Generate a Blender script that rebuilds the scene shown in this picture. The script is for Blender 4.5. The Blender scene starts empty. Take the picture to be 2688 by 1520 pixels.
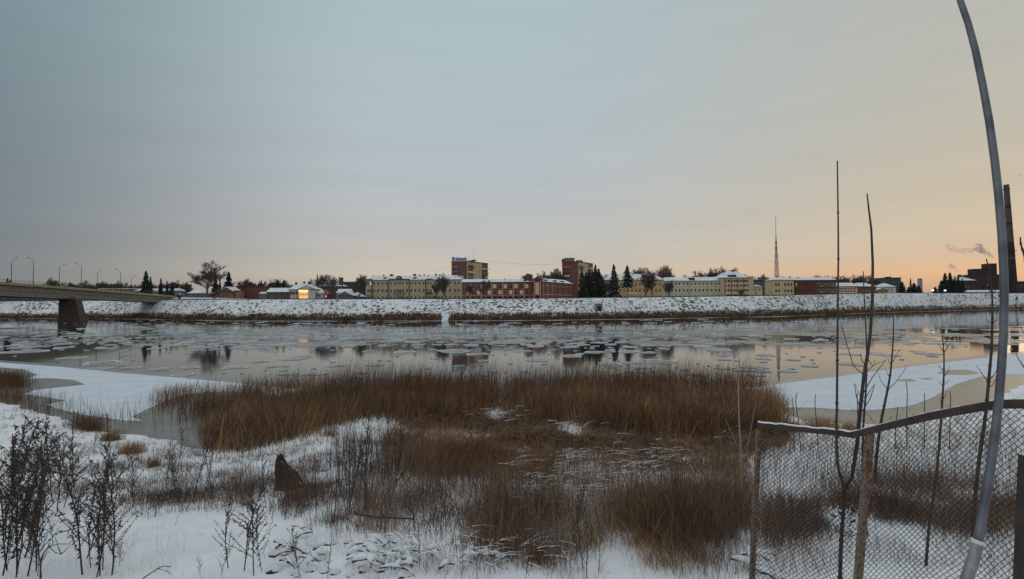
import bpy, bmesh, math, random
import numpy as np
from mathutils import Vector, Matrix
random.seed(7); rng = np.random.default_rng(7)
S = bpy.context.scene
C = S.collection
R = math.radians

# ------------------------------------------------------------------ camera
F = 1344.0                      # focal length in photograph pixels (2688 wide, 90 degree view)
CAM = np.array([0.0, 0.0, 7.0])
PIT = math.atan(36.5/F); ROL = 0.0063
fw = np.array([0, math.cos(PIT), math.sin(PIT)])
rt = np.array([math.cos(ROL), 0, -math.sin(ROL)])
rt = rt - fw*rt.dot(fw); rt /= np.linalg.norm(rt)
up = np.cross(rt, fw)
cd = bpy.data.cameras.new('camera'); cam = bpy.data.objects.new('camera', cd); C.objects.link(cam)
cd.sensor_width = 36; cd.lens = 18; cd.clip_start = .05; cd.clip_end = 9000
M = Matrix(((rt[0], up[0], -fw[0], 0), (rt[1], up[1], -fw[1], 0), (rt[2], up[2], -fw[2], 7), (0, 0, 0, 1)))
cam.matrix_world = M
S.camera = cam
S.view_settings.view_transform = 'Standard'; S.view_settings.look = 'None'
S.view_settings.gamma = 1; S.view_settings.use_curve_mapping = False
S.view_settings.exposure = 0.0

def s2l(c):
    return tuple(((v/255)/12.92 if v/255 <= .04045 else ((v/255+.055)/1.055)**2.4) for v in c)

# ------------------------------------------------------------------ sky (dawn, the sun still just under the horizon at the right)
SUN_AZ = R(58)
W = bpy.data.worlds.new('World'); S.world = W; W.use_nodes = True
nt = W.node_tree; N = nt.nodes; L = nt.links; N.clear()
def nd(t, **k):
    n = N.new(t)
    for a, b in k.items(): setattr(n, a, b)
    return n
def mth(op, a, b=None, clamp=False):
    n = nd('ShaderNodeMath', operation=op); n.use_clamp = clamp
    for i, v in enumerate((a, b)):
        if v is None: continue
        if isinstance(v, (int, float)): n.inputs[i].default_value = v
        else: L.new(v, n.inputs[i])
    return n.outputs[0]
tc = nd('ShaderNodeTexCoord')
nrm = nd('ShaderNodeVectorMath', operation='NORMALIZE'); L.new(tc.outputs['Generated'], nrm.inputs[0])
sep = nd('ShaderNodeSeparateXYZ'); L.new(nrm.outputs[0], sep.inputs[0])
elev = mth('ARCSINE', sep.outputs[2])
e01 = mth('DIVIDE', elev, math.pi/2, True)
e01 = mth('POWER', e01, 0.5)                     # more room near the horizon
hl = mth('SQRT', mth('MAXIMUM', mth('ADD', mth('MULTIPLY', sep.outputs[0], sep.outputs[0]), mth('MULTIPLY', sep.outputs[1], sep.outputs[1])), 1e-6))
dot = mth('DIVIDE', mth('ADD', mth('MULTIPLY', sep.outputs[0], math.sin(SUN_AZ)), mth('MULTIPLY', sep.outputs[1], math.cos(SUN_AZ))), hl)
dang = mth('ARCCOSINE', mth('MINIMUM', mth('MAXIMUM', dot, -1.0), 1.0))
def ramp(stops):
    r = nd('ShaderNodeValToRGB'); L.new(e01, r.inputs[0])
    el = r.color_ramp.elements
    for i, (deg, col) in enumerate(stops):
        p = math.sqrt(deg/90)
        e = el[i] if i < 2 else el.new(p)
        e.position = p; e.color = s2l(col)+(1,)
    return r.outputs[0]
cA = ramp([(0, (170, 142, 130)), (90, (214, 222, 229)), (.9, (194, 158, 140)), (2.2, (218, 176, 140)), (3.4, (212, 182, 150)), (4.6, (204, 183, 160)), (6, (203, 188, 165)), (9, (196, 185, 164)), (15, (188, 184, 171)), (30, (178, 181, 177))])
cB = ramp([(0, (184, 168, 156)), (90, (214, 222, 229)), (1.5, (194, 178, 163)), (3.2, (200, 191, 175)), (5, (192, 188, 179)), (8, (187, 188, 187)), (13, (180, 187, 191)), (20, (175, 189, 195)), (30, (171, 189, 195))])
cC = ramp([(0, (112, 120, 128)), (90, (212, 220, 227)), (5, (104, 116, 126)), (12, (106, 120, 130)), (20, (112, 130, 138)), (30, (122, 142, 150))])
cD = ramp([(0, (214, 214, 216)), (90, (214, 222, 229)), (10, (214, 216, 219)), (30, (214, 219, 224))])
def mixc(a, b, f):
    m = nd('ShaderNodeMix', data_type='RGBA'); L.new(f, m.inputs[0]); L.new(a, m.inputs[6]); L.new(b, m.inputs[7]); return m.outputs[2]
def mr(a, b):
    m = nd('ShaderNodeMapRange', interpolation_type='SMOOTHSTEP'); L.new(dang, m.inputs[0]); m.inputs[1].default_value = a; m.inputs[2].default_value = b; return m.outputs[0]
col = mixc(cA, cB, mr(R(12), R(58)))
col = mixc(col, cC, mr(R(70), R(114)))
col = mixc(col, cD, mr(R(116), R(150)))
# thin high cloud streaks
cmb = nd('ShaderNodeCombineXYZ')
L.new(mth('MULTIPLY', sep.outputs[0], 2.2), cmb.inputs[0]); L.new(mth('MULTIPLY', sep.outputs[1], 2.2), cmb.inputs[1]); L.new(mth('MULTIPLY', sep.outputs[2], 26), cmb.inputs[2])
cn = nd('ShaderNodeTexNoise'); cn.inputs['Scale'].default_value = 1.3; cn.inputs['Detail'].default_value = 6; L.new(cmb.outputs[0], cn.inputs['Vector'])
cf = mth('ADD', mth('MULTIPLY', mth('SUBTRACT', cn.outputs[0], .5), mth('MULTIPLY', mth('SUBTRACT', 1.0, e01), .20)), 1.0)
vm = nd('ShaderNodeVectorMath', operation='SCALE'); L.new(col, vm.inputs[0]); L.new(cf, vm.inputs['Scale'])
bg = nd('ShaderNodeBackground'); L.new(vm.outputs[0], bg.inputs[0]); bg.inputs[1].default_value = 1.0
# a trace of physical sky for the same low sun
sk = nd('ShaderNodeTexSky', sky_type='NISHITA', sun_disc=False); sk.sun_elevation = R(1.0); sk.sun_rotation = SUN_AZ
bg2 = nd('ShaderNodeBackground'); L.new(sk.outputs[0], bg2.inputs[0]); bg2.inputs[1].default_value = 0.01
add = nd('ShaderNodeAddShader'); L.new(bg.outputs[0], add.inputs[0]); L.new(bg2.outputs[0], add.inputs[1])
out = nd('ShaderNodeOutputWorld'); L.new(add.outputs[0], out.inputs[0])

sl = bpy.data.lights.new('sun', 'SUN'); sl.energy = 0.15; sl.angle = R(30); sl.color = (1, .78, .58)
so = bpy.data.objects.new('sun', sl); C.objects.link(so)
sd_ = Vector((math.sin(SUN_AZ)*math.cos(R(7)), math.cos(SUN_AZ)*math.cos(R(7)), math.sin(R(7))))
so.rotation_euler = sd_.to_track_quat('Z', 'Y').to_euler()

# ------------------------------------------------------------------ helpers
def ray(px, py):
    d = rt*(px-1344)/F + up*(760-py)/F + fw
    return d/d[1]
def at(px, py, D): return CAM + ray(px, py)*D
def onz(px, py, z=0.0):
    d = ray(px, py); t = (z-7)/d[2]; return CAM + d*t
def ztopix(px, z, D):
    return 0

def tag(o, label=None, cat=None, group=None, kind=None):
    if label: o['label'] = label
    if cat: o['category'] = cat
    if group: o['group'] = group
    if kind: o['kind'] = kind
    return o
def empty(name, loc=(0, 0, 0), rz=0, label=None, cat=None, group=None):
    o = bpy.data.objects.new(name, None); C.objects.link(o); o.location = loc; o.rotation_euler = (0, 0, rz)
    o.empty_display_size = .1
    return tag(o, label, cat, group)
def link(name, me, parent=None, loc=(0, 0, 0), rz=0):
    o = bpy.data.objects.new(name, me); C.objects.link(o); o.location = loc; o.rotation_euler = (0, 0, rz)
    if parent: o.parent = parent
    return o
def npmesh(name, V, Fc, mat, tint=None, smooth=False, mats=None, midx=None):
    """V (n,3), Fc (m,k) all faces with k corners"""
    me = bpy.data.meshes.new(name)
    V = np.asarray(V, dtype=np.float32); Fc = np.asarray(Fc, dtype=np.int32)
    k = Fc.shape[1]
    me.vertices.add(len(V)); me.vertices.foreach_set('co', V.ravel())
    me.loops.add(Fc.size); me.loops.foreach_set('vertex_index', Fc.ravel())
    me.polygons.add(len(Fc)); me.polygons.foreach_set('loop_start', np.arange(0, Fc.size, k, dtype=np.int32))
    me.polygons.foreach_set('loop_total', np.full(len(Fc), k, dtype=np.int32))
    if mats:
        for m in mats: me.materials.append(m)
        me.polygons.foreach_set('material_index', np.asarray(midx, dtype=np.int32))
    else: me.materials.append(mat)
    me.polygons.foreach_set('use_smooth', np.full(len(Fc), smooth, dtype=bool))
    if tint is not None:
        a = me.attributes.new('tint', 'FLOAT', 'POINT'); a.data.foreach_set('value', np.asarray(tint, dtype=np.float32))
    me.update(); me.validate()
    return me

# value-noise fbm
_perm = rng.random((256, 256))
def vnoise(x, y):
    xi = np.floor(x).astype(int); yi = np.floor(y).astype(int); xf = x-xi; yf = y-yi
    u = xf*xf*(3-2*xf); v = yf*yf*(3-2*yf)
    g = lambda a, b: _perm[a & 255, b & 255]
    return (g(xi, yi)*(1-u)+g(xi+1, yi)*u)*(1-v)+(g(xi, yi+1)*(1-u)+g(xi+1, yi+1)*u)*v
def fbm(x, y, o=4):
    s = 0; a = .5; f = 1
    for i in range(o):
        s = s+a*(vnoise(x*f+i*17.3, y*f+i*9.1)-.5); a *= .5; f *= 2.03
    return s

# materials ---------------------------------------------------------
def mat(name, col, rough=.8, noise=None, col2=None, scale=5., bump=0., bscale=30., emit=None, estr=0, metallic=0, ior=None, tint=None, detail=6, nlo=.4, nhi=.6, spec=None, objvar=0):
    m = bpy.data.materials.new(name); m.use_nodes = True
    t = m.node_tree; b = t.nodes['Principled BSDF']
    b.inputs['Roughness'].default_value = rough; b.inputs['Metallic'].default_value = metallic
    if ior: b.inputs['IOR'].default_value = ior
    if spec is not None: b.inputs['Specular IOR Level'].default_value = spec
    b.inputs['Base Color'].default_value = tuple(col)+(1,)
    tcn = t.nodes.new('ShaderNodeTexCoord')
    if tint:
        a = t.nodes.new('ShaderNodeAttribute'); a.attribute_name = 'tint'
        r = t.nodes.new('ShaderNodeValToRGB'); t.links.new(a.outputs['Fac'], r.inputs[0])
        el = r.color_ramp.elements
        for i, c in enumerate(tint):
            e = el[i] if i < 2 else el.new(i/(len(tint)-1))
        for i, c in enumerate(tint):
            r.color_ramp.elements[i].position = i/(len(tint)-1)
        for i, c in enumerate(tint): r.color_ramp.elements[i].color = tuple(c)+(1,)
        t.links.new(r.outputs[0], b.inputs['Base Color'])
    elif col2 is not None:
        n = t.nodes.new('ShaderNodeTexNoise'); n.inputs['Scale'].default_value = scale; n.inputs['Detail'].default_value = detail
        t.links.new(tcn.outputs['Object'], n.inputs['Vector'])
        mp = t.nodes.new('ShaderNodeMapRange'); mp.inputs[1].default_value = nlo; mp.inputs[2].default_value = nhi
        t.links.new(n.outputs[0], mp.inputs[0])
        mx = t.nodes.new('ShaderNodeMix'); mx.data_type = 'RGBA'; t.links.new(mp.outputs[0], mx.inputs[0])
        mx.inputs[6].default_value = tuple(col)+(1,); mx.inputs[7].default_value = tuple(col2)+(1,)
        t.links.new(mx.outputs[2], b.inputs['Base Color'])
    if bump:
        n2 = t.nodes.new('ShaderNodeTexNoise'); n2.inputs['Scale'].default_value = bscale; n2.inputs['Detail'].default_value = 5
        t.links.new(tcn.outputs['Object'], n2.inputs['Vector'])
        bp = t.nodes.new('ShaderNodeBump'); bp.inputs['Strength'].default_value = bump; bp.inputs['Distance'].default_value = .05
        t.links.new(n2.outputs[0], bp.inputs['Height']); t.links.new(bp.outputs[0], b.inputs['Normal'])
    if emit:
        b.inputs['Emission Color'].default_value = tuple(emit)+(1,); b.inputs['Emission Strength'].default_value = estr
    return m
SNOW = mat('snow', (.86, .87, .88), .7, col2=(.76, .78, .80), scale=1.3, bump=.6, bscale=14, nlo=.35, nhi=.65)
SNOWR = mat('roof_snow', (.74, .77, .80), .75, col2=(.52, .56, .60), scale=.5, bump=.2, bscale=2, nlo=.45, nhi=.7)
BANK = mat('bank_snow', (.74, .76, .77), .8, col2=(.09, .075, .06), scale=.62, bump=.5, bscale=2, nlo=.525, nhi=.62, detail=5)
_t = BANK.node_tree; _mp = [n for n in _t.nodes if n.bl_idname == 'ShaderNodeMapRange'][0]; _src = _mp.inputs[0].links[0].from_socket
_n = _t.nodes.new('ShaderNodeTexNoise'); _n.inputs['Scale'].default_value = .045; _n.inputs['Detail'].default_value = 3; _tc = [n for n in _t.nodes if n.bl_idname == 'ShaderNodeTexCoord'][0]; _t.links.new(_tc.outputs['Object'], _n.inputs['Vector'])
_m = _t.nodes.new('ShaderNodeMath'); _m.operation = 'MULTIPLY_ADD'; _t.links.new(_n.outputs[0], _m.inputs[0]); _m.inputs[1].default_value = .42; _t.links.new(_src, _m.inputs[2])
_s = _t.nodes.new('ShaderNodeMath'); _s.operation = 'SUBTRACT'; _t.links.new(_m.outputs[0], _s.inputs[0]); _s.inputs[1].default_value = .21; _t.links.new(_s.outputs[0], _mp.inputs[0])
PLAT = mat('plateau_snow', (.55, .57, .60), .8, col2=(.25, .25, .25), scale=.1, nlo=.45, nhi=.7)
MUD = mat('bare_ice', (.20, .185, .145), .28, col2=(.135, .13, .11), scale=.5, bump=.08, bscale=3, nlo=.35, nhi=.65)
RIM = mat('new_ice', (.12, .13, .13), .2, col2=(.20, .21, .21), scale=1.2, nlo=.4, nhi=.6)
SICE = mat('snow_ice', (.66, .70, .75), .8, col2=(.58, .62, .67), scale=.6, bump=.5, bscale=6, nlo=.35, nhi=.65)
FLOE = mat('floe_core', (.045, .05, .052), .25, col2=(.22, .23, .235), scale=3, bump=.4, bscale=6, nlo=.4, nhi=.62)
FLOER = mat('floe_rim', (.56, .57, .57), .7, bump=.5, bscale=12)
SLUSH = mat('slush', (.035, .038, .04), .22, col2=(.09, .095, .10), scale=.8, bump=.1, bscale=4)
WATER = mat('river_water', (.012, .016, .016), .045, ior=1.33)
t = WATER.node_tree; b = t.nodes['Principled BSDF']
tcn = [n for n in t.nodes if n.bl_idname == 'ShaderNodeTexCoord'][0]
wn = t.nodes.new('ShaderNodeTexNoise'); wn.inputs['Scale'].default_value = 1.1; wn.inputs['Detail'].default_value = 3
t.links.new(tcn.outputs['Object'], wn.inputs['Vector'])
wb = t.nodes.new('ShaderNodeBump'); wb.inputs['Strength'].default_value = .16; wb.inputs['Distance'].default_value = .03
t.links.new(wn.outputs[0], wb.inputs['Height']); t.links.new(wb.outputs[0], b.inputs['Normal'])
REED = mat('reed', (0, 0, 0), .8, tint=[(.035, .022, .016), (.12, .060, .028), (.24, .125, .052), (.44, .28, .13)])
WEED = mat('dry_weed', (0, 0, 0), .85, tint=[(.028, .019, .017), (.095, .055, .036), (.19, .108, .060), (.38, .26, .16)])
TWIG = mat('dark_twig', (.035, .028, .026), .85, col2=(.022, .018, .018), scale=8)
MUG = mat('mugwort', (.055, .042, .038), .9, col2=(.095, .066, .048), scale=9)
BARKF = mat('far_bark', (.115, .098, .088), .9)
CONIF = mat('conifer', (.014, .024, .018), .9, tint=[(.016, .024, .019), (.032, .045, .034), (.055, .066, .054), (.30, .33, .35)])
BARK = mat('sapling_bark', (.060, .042, .034), .8, col2=(.035, .026, .024), scale=20)
IRON = mat('rusty_iron', (.028, .023, .022), .75, col2=(.055, .034, .026), scale=7, bump=.3, bscale=60)
POST = mat('rusty_post', (.17, .15, .12), .75, col2=(.13, .05, .02), scale=26, bump=.3, bscale=40, nlo=.45, nhi=.58)
WIRE = mat('fence_wire', (.022, .019, .018), .6, metallic=.3)
ALU = mat('aluminium', (.17, .18, .205), .48, metallic=.5, bump=.15, bscale=40, col2=(.10, .105, .12), scale=4)
ALUD = mat('aluminium_sleeve', (.30, .31, .33), .5, metallic=.6, col2=(.20, .21, .22), scale=9)
PLAST = mat('collar_plastic', (.62, .62, .58), .6)
GLASS = mat('window_glass', (.018, .021, .025), .25, spec=.2)
LIT = mat('lit_window', (.6, .4, .2), .5, emit=(1, .55, .22), estr=.45)
GLOWD = mat('dim_glow_pane', (.5, .35, .2), .5, emit=(1, .58, .30), estr=.11)  # dim lit rooms; on the brick hall it imitates orange sky reflections
WFR = mat('window_frame', (.52, .50, .46), .7)
WFRP = mat('window_frame_peach', (.62, .40, .24), .7)
DARK = mat('dark_metal', (.02, .02, .022), .6)
EAVE = mat('eave_board', (.05, .042, .038), .8)
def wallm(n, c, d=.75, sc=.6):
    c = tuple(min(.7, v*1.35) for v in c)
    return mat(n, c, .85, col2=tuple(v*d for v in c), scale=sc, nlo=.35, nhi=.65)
YEL = wallm('yellow_plaster', (.40, .305, .19)); YEL2 = wallm('ochre_plaster', (.40, .27, .13)); PALE = wallm('pale_green_plaster', (.42, .40, .29))
TAN = wallm('tan_plaster', (.44, .33, .21)); BRK = wallm('red_brick', (.17, .055, .042)); BRKD = wallm('dark_brick', (.105, .036, .028))
SALM = wallm('salmon_plaster', (.24, .10, .07)); WHT = wallm('white_plaster', (.46, .45, .42)); GRY = wallm('grey_plaster', (.12, .135, .15)); DGR = wallm('dark_grey_plaster', (.055, .06, .062))
BRW = wallm('brown_plaster', (.10, .05, .035)); PNK = wallm('pink_white_plaster', (.42, .36, .36)); CRM = wallm('cream_trim', (.50, .40, .28))
CONC = wallm('concrete', (.17, .17, .155)); CONCY = wallm('stained_concrete', (.30, .255, .15), .6, 1.5); PIER = wallm('brown_pier_stone', (.075, .05, .038), .55, 1.2)
BLUE = mat('sign_blue', (.03, .05, .22), .5, emit=(.05, .08, .35), estr=.25); WSIGN = mat('sign_white', (.7, .7, .75), .5)
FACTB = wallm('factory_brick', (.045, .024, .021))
LAMPW = mat('lamp_glow', (1, 1, 1), .5, emit=(.9, .95, 1), estr=2.2); LAMPR = mat('red_glow', (1, .2, .2), .5, emit=(1, .08, .08), estr=1.2)
LAMPY = mat('warm_glow', (1, .7, .4), .5, emit=(1, .55, .2), estr=1.2)
REDF = mat('flag_red', (.18, .02, .03), .8); WHF = mat('flag_white', (.6, .6, .6), .8)
CARS = [mat('car_paint_'+n, c, .35) for n, c in (('grey', (.10, .11, .12)), ('red', (.22, .02, .02)), ('white', (.5, .5, .5)), ('dark', (.02, .022, .03)))]

# ------------------------------------------------------------------ near terrain
shore_px = [(-900, 1000), (-200, 1028), (0, 1050), (60, 1073), (160, 1101), (262, 1133), (345, 1143), (420, 1150), (492, 1171), (545, 1180),
            (570, 1120), (660, 1075), (760, 1045), (940, 1028), (1150, 1033), (1360, 1033), (1600, 1030), (1880, 1028), (2015, 1044), (2075, 1090),
            (2110, 1107), (2190, 1109), (2297, 1115), (2400, 1107), (2505, 1086), (2590, 1054), (2688, 1007), (3000, 975), (3600, 940)]
shore = np.array([onz(*p)[:2] for p in shore_px])
land = np.vstack([shore, [[shore[-1][0]+30, -20], [-90, -20]]])
def sdist(P):
    """signed distance to the land polygon, inside positive"""
    n = len(land); d = np.full(len(P), 1e9); ins = np.zeros(len(P), bool)
    for i in range(n):
        a = land[i]; b_ = land[(i+1) % n]; ab = b_-a
        tt = np.clip(((P-a)@ab)/(ab@ab), 0, 1)
        d = np.minimum(d, np.hypot(*(P-a-tt[:, None]*ab).T))
        c = ((a[1] > P[:, 1]) != (b_[1] > P[:, 1]))
        with np.errstate(divide='ignore', invalid='ignore'):
            xi = (b_[0]-a[0])*(P[:, 1]-a[1])/(b_[1]-a[1])+a[0]
        ins ^= c & (P[:, 0] < xi)
    return np.where(ins, d, -d)
def hb(y): return np.interp(y, [-5, 0, 3, 5, 7, 10, 15, 20, 25, 29, 35, 70], [5.2, 4.9, 4.3, 3.9, 3.5, 2.95, 2.0, 1.15, .5, .24, .15, .15])
def bpos(px, py, y): d = ray(px, py); return d[0]*y, y
BUMPS = []                                     # x, y, height, rx, ry
def bump(px, y, h, rx, ry): BUMPS.append((ray(px, 1200)[0]*y, y, h, rx, ry))
bump(545, 8.1, .50, .95, .42); bump(660, 7.95, .50, .8, .42); bump(400, 8.1, .22, .8, .5); bump(790, 7.6, .36, .7, .42); bump(1000, 7.5, .22, .7, .4)
bump(1215, 17.5, 1.0, 1.5, 1.3); bump(1390, 21, .55, 1.8, 1.2); bump(2010, 26, .95, 1.5, 1.3); bump(1900, 25, .5, 2.2, 1.4)
bump(1530, 21, .30, 1.2, .8); bump(1560, 30, .5, 7, 2.5); bump(1700, 25, .4, 4, 2.); bump(2120, 26, .25, 1.4, .7)
bump(1700, 9.0, .25, 1.6, .8); bump(1950, 7.5, .2, .7, .5); bump(1440, 8, .14, .9, .5)
def hgt(x, y, fine=True):
    x = np.asarray(x, float); y = np.asarray(y, float)
    P = np.stack([x.ravel(), y.ravel()], 1)
    s = sdist(P).reshape(x.shape)
    z = hb(y) + fbm(x*.22, y*.22, 3)*.5*np.clip((30-y)/14, .15, 1)
    for bx, by, h, rx, ry in BUMPS:
        q = ((x-bx)/rx)**2+((y-by)/ry)**2
        z = z + h*np.exp(-q**1.3*.8)
    if fine:
        z = z + fbm(x*1.6, y*1.6, 4)*.14 + np.abs(fbm(x*4.5, y*4.5, 3))*.17*np.clip(s, 0, 1) + np.abs(fbm(x*1.9+4, y*1.9, 2))*.34*np.clip(s, 0, 1)*np.clip((16-y)/6, 0, 1)
    s2 = s + fbm(x*.8, y*.8, 3)*1.1
    cap = .02 + .16*np.maximum(s2, 0)**.85
    z = np.minimum(z, cap)
    return np.where(s2 > 0, z, np.maximum(-.6, .3*s2))
NU, NV = 640, 430
us = np.tan(np.linspace(math.atan(-1.9), math.atan(1.9), NU))
us = np.linspace(-1.45, 1.45, NU)
ysv = 2.2*np.exp(np.linspace(0, math.log(75/2.2), NV))
GX = ysv[:, None]*us[None, :]; GY = np.repeat(ysv[:, None], NU, 1)
GZ = hgt(GX, GY)
idx = np.arange(NV*NU).reshape(NV, NU)
Fq = np.stack([idx[:-1, :-1], idx[:-1, 1:], idx[1:, 1:], idx[1:, :-1]], -1).reshape(-1, 4)
# drop quads far under the water
zq = GZ.ravel()[Fq].max(1); Fq = Fq[zq > -.5]
me = npmesh('ground', np.stack([GX, GY, GZ], -1).reshape(-1, 3), Fq, SNOW, smooth=True)
tag(link('ground', me), kind='structure')
# ground behind and beside the camera so the bank goes on
xs = np.linspace(-60, 60, 61); ya = np.linspace(-30, 2.6, 20)
X2, Y2 = np.meshgrid(xs, ya); Z2 = hb(Y2)-.03+fbm(X2*.22, Y2*.22, 3)*.4
i2 = np.arange(X2.size).reshape(X2.shape)
me = npmesh('ground_behind', np.stack([X2, Y2, Z2-.02], -1).reshape(-1, 3), np.stack([i2[:-1, :-1], i2[:-1, 1:], i2[1:, 1:], i2[1:, :-1]], -1).reshape(-1, 4), SNOW, smooth=True)
tag(link('ground_behind', me), kind='structure')

slope_grid = np.maximum.accumulate((GZ-7)/GY, axis=0)
def hits(px, py):
    """first terrain point on the view ray (vectorised)"""
    d = rt[None]*((px-1344)/F)[:, None] + up[None]*((760-py)/F)[:, None] + fw[None]
    d = d/d[:, 1:2]
    ui = np.clip(np.round((d[:, 0]-us[0])/(us[1]-us[0])).astype(int), 0, NU-1)
    yi = np.empty(len(px), int)
    for s in range(0, len(px), 20000):
        e = s+20000
        yi[s:e] = (slope_grid[:, ui[s:e]] >= d[s:e, 2][None]).argmax(0)
    ok = yi > 0
    y = ysv[yi]; x = d[:, 0]*y
    z = GZ[yi, ui]
    return np.stack([x, y, z], 1), ok
def inpoly(px, py, poly):
    ins = np.zeros(len(px), bool); n = len(poly)
    for i in range(n):
        a = poly[i]; b_ = poly[(i+1) % n]
        c = ((a[1] > py) != (b_[1] > py))
        with np.errstate(divide='ignore', invalid='ignore'):
            ins ^= c & (px < (b_[0]-a[0])*(py-a[1])/(b_[1]-a[1]+1e-9)+a[0])
    return ins
def scatter(poly, n, holes=(), nscale=0, nthr=0, land_only=True, soft=14):
    poly = np.array(poly, float); lo = poly.min(0); hi = poly.max(0)
    px = rng.uniform(lo[0], hi[0], n*3); py = rng.uniform(lo[1], hi[1], n*3)
    k = inpoly(px, py, poly)
    for (cx, cy, rx, ry) in holes:
        k &= (((px-cx)/rx)**2+((py-cy)/ry)**2 > rng.uniform(.7, 1.3, len(px)))
    px = px[k][:n]; py = py[k][:n]; px = px+rng.normal(0, soft, len(px)); py = py+rng.normal(0, soft*.6, len(py))
    P, ok = hits(px, py)
    P = P[ok]
    if nscale:
        q = fbm(P[:, 0]*nscale+5, P[:, 1]*nscale+3, 3)
        P = P[q > nthr+rng.normal(0, .04, len(P))]
    if land_only: P[:, 2] = np.maximum(P[:, 2], .0)
    return P

def blades(P, hmin, hmax, w, lean=.15, bend=.25, seg=3, wind=(.25, 0), tmin=0, tmax=1, hpow=1, droop=0):
    """ribbon blades / stalks standing on points P"""
    n = len(P)
    h = (hmin+(hmax-hmin)*rng.random(n)**hpow)*np.clip(1+1.5*fbm(P[:, 0]*.45+3, P[:, 1]*.45, 3), .45, 1.5)
    a = rng.uniform(0, 2*np.pi, n)
    ld = np.stack([np.cos(a), np.sin(a)], 1)*rng.random(n)[:, None]
    yaw = rng.uniform(0, np.pi, n); wd = np.stack([np.cos(yaw), np.sin(yaw)*.6], 1)
    tn = np.clip(rng.uniform(tmin, tmax, n)+fbm(P[:, 0]*.6+31, P[:, 1]*.6+8, 3)*.75, 0, 1)
    Vs = []; T = []
    ww = w*rng.uniform(.6, 1.4, n)
    for k in range(seg+1):
        f = k/seg
        off = ld*(lean*f+bend*f*f)[..., None] if False else ld*(lean*f+bend*f*f)*h[:, None]
        off = off + np.array(wind)[None]*(f*f)*h[:, None]*.5
        c = np.stack([P[:, 0]+off[:, 0], P[:, 1]+off[:, 1], P[:, 2]-.03+h*(f-droop*f*f*f)], 1)
        hw = (ww*(1-.75*f)/2)[:, None]
        o = np.concatenate([wd*hw, np.zeros((n, 1))], 1)
        Vs += [c-o, c+o]; T += [tn, tn]
    V = np.stack(Vs, 1).reshape(-1, 3); T = np.stack(T, 1).ravel()
    m = 2*(seg+1)
    base = (np.arange(n)*m)[:, None]
    q = np.array([[2*k, 2*k+1, 2*k+3, 2*k+2] for k in range(seg)])
    Fc = (base[:, None, :]+q[None]).reshape(-1, 4)
    return V, Fc, T
def merge(parts):
    Vs, Fs, Ts = [], [], []; o = 0
    for V, Fc, T in parts:
        Vs.append(V); Fs.append(Fc+o); Ts.append(T); o += len(V)
    return np.vstack(Vs), np.vstack(Fs), np.concatenate(Ts)
def stuff(name, parts, m, label, cat):
    V, Fc, T = merge(parts)
    return tag(link(name, npmesh(name, V, Fc, m, T)), label, cat, kind='stuff')

# tubes ---------------------------------------------------------------
class Tubes:
    def __init__(s): s.a = []; s.b = []; s.ra = []; s.rb = []
    def add(s, a, b_, ra, rb=None):
        s.a.append(a); s.b.append(b_); s.ra.append(ra); s.rb.append(ra if rb is None else rb)
    def path(s, pts, r0, r1):
        n = len(pts)-1
        for i in range(n): s.add(pts[i], pts[i+1], r0+(r1-r0)*i/n, r0+(r1-r0)*(i+1)/n)
    def arrays(s, k=4, caps=False):
        A = np.array(s.a, float); B = np.array(s.b, float); ra = np.array(s.ra)[:, None]; rb = np.array(s.rb)[:, None]
        d = B-A; ln = np.linalg.norm(d, axis=1, keepdims=True)+1e-9; d = d/ln
        ref = np.where(np.abs(d[:, 2:3]) > .9, np.array([[1., 0, 0]]), np.array([[0., 0, 1]]))
        u = np.cross(d, ref); u /= np.linalg.norm(u, axis=1, keepdims=True); v = np.cross(d, u)
        Vs = []
        for (c, r) in ((A, ra), (B, rb)):
            for j in range(k):
                t_ = 2*math.pi*j/k
                Vs.append(c+(u*math.cos(t_)+v*math.sin(t_))*r)
        V = np.stack(Vs, 1).reshape(-1, 3)
        q = np.array([[j, (j+1) % k, k+(j+1) % k, k+j] for j in range(k)])
        Fc = ((np.arange(len(A))*2*k)[:, None, None]+q[None]).reshape(-1, 4)
        return V, Fc
    def mesh(s, name, m, k=4):
        V, Fc = s.arrays(k); return npmesh(name, V, Fc, m, smooth=k > 4)
def smooth_tube(name, pts, radii, m, k=12):
    """one continuous tube with shared rings and closed ends"""
    P = np.array(pts, float); n = len(P); Tn = np.gradient(P, axis=0); Tn /= np.linalg.norm(Tn, axis=1, keepdims=True)
    ref = np.array([1., .3, 0]); V = []
    for i in range(n):
        u = np.cross(Tn[i], ref); u /= np.linalg.norm(u); v = np.cross(Tn[i], u)
        for j in range(k):
            a = 2*math.pi*j/k; V.append(P[i]+(u*math.cos(a)+v*math.sin(a))*radii[i])
    Fc = [[i*k+j, i*k+(j+1) % k, (i+1)*k+(j+1) % k, (i+1)*k+j] for i in range(n-1) for j in range(k)]
    me = bpy.data.meshes.new(name); me.from_pydata([tuple(x) for x in V], [], Fc+[list(range(k))[::-1], [(n-1)*k+j for j in range(k)]])
    me.materials.append(m)
    for p in me.polygons: p.use_smooth = len(p.vertices) == 4
    return me
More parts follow.
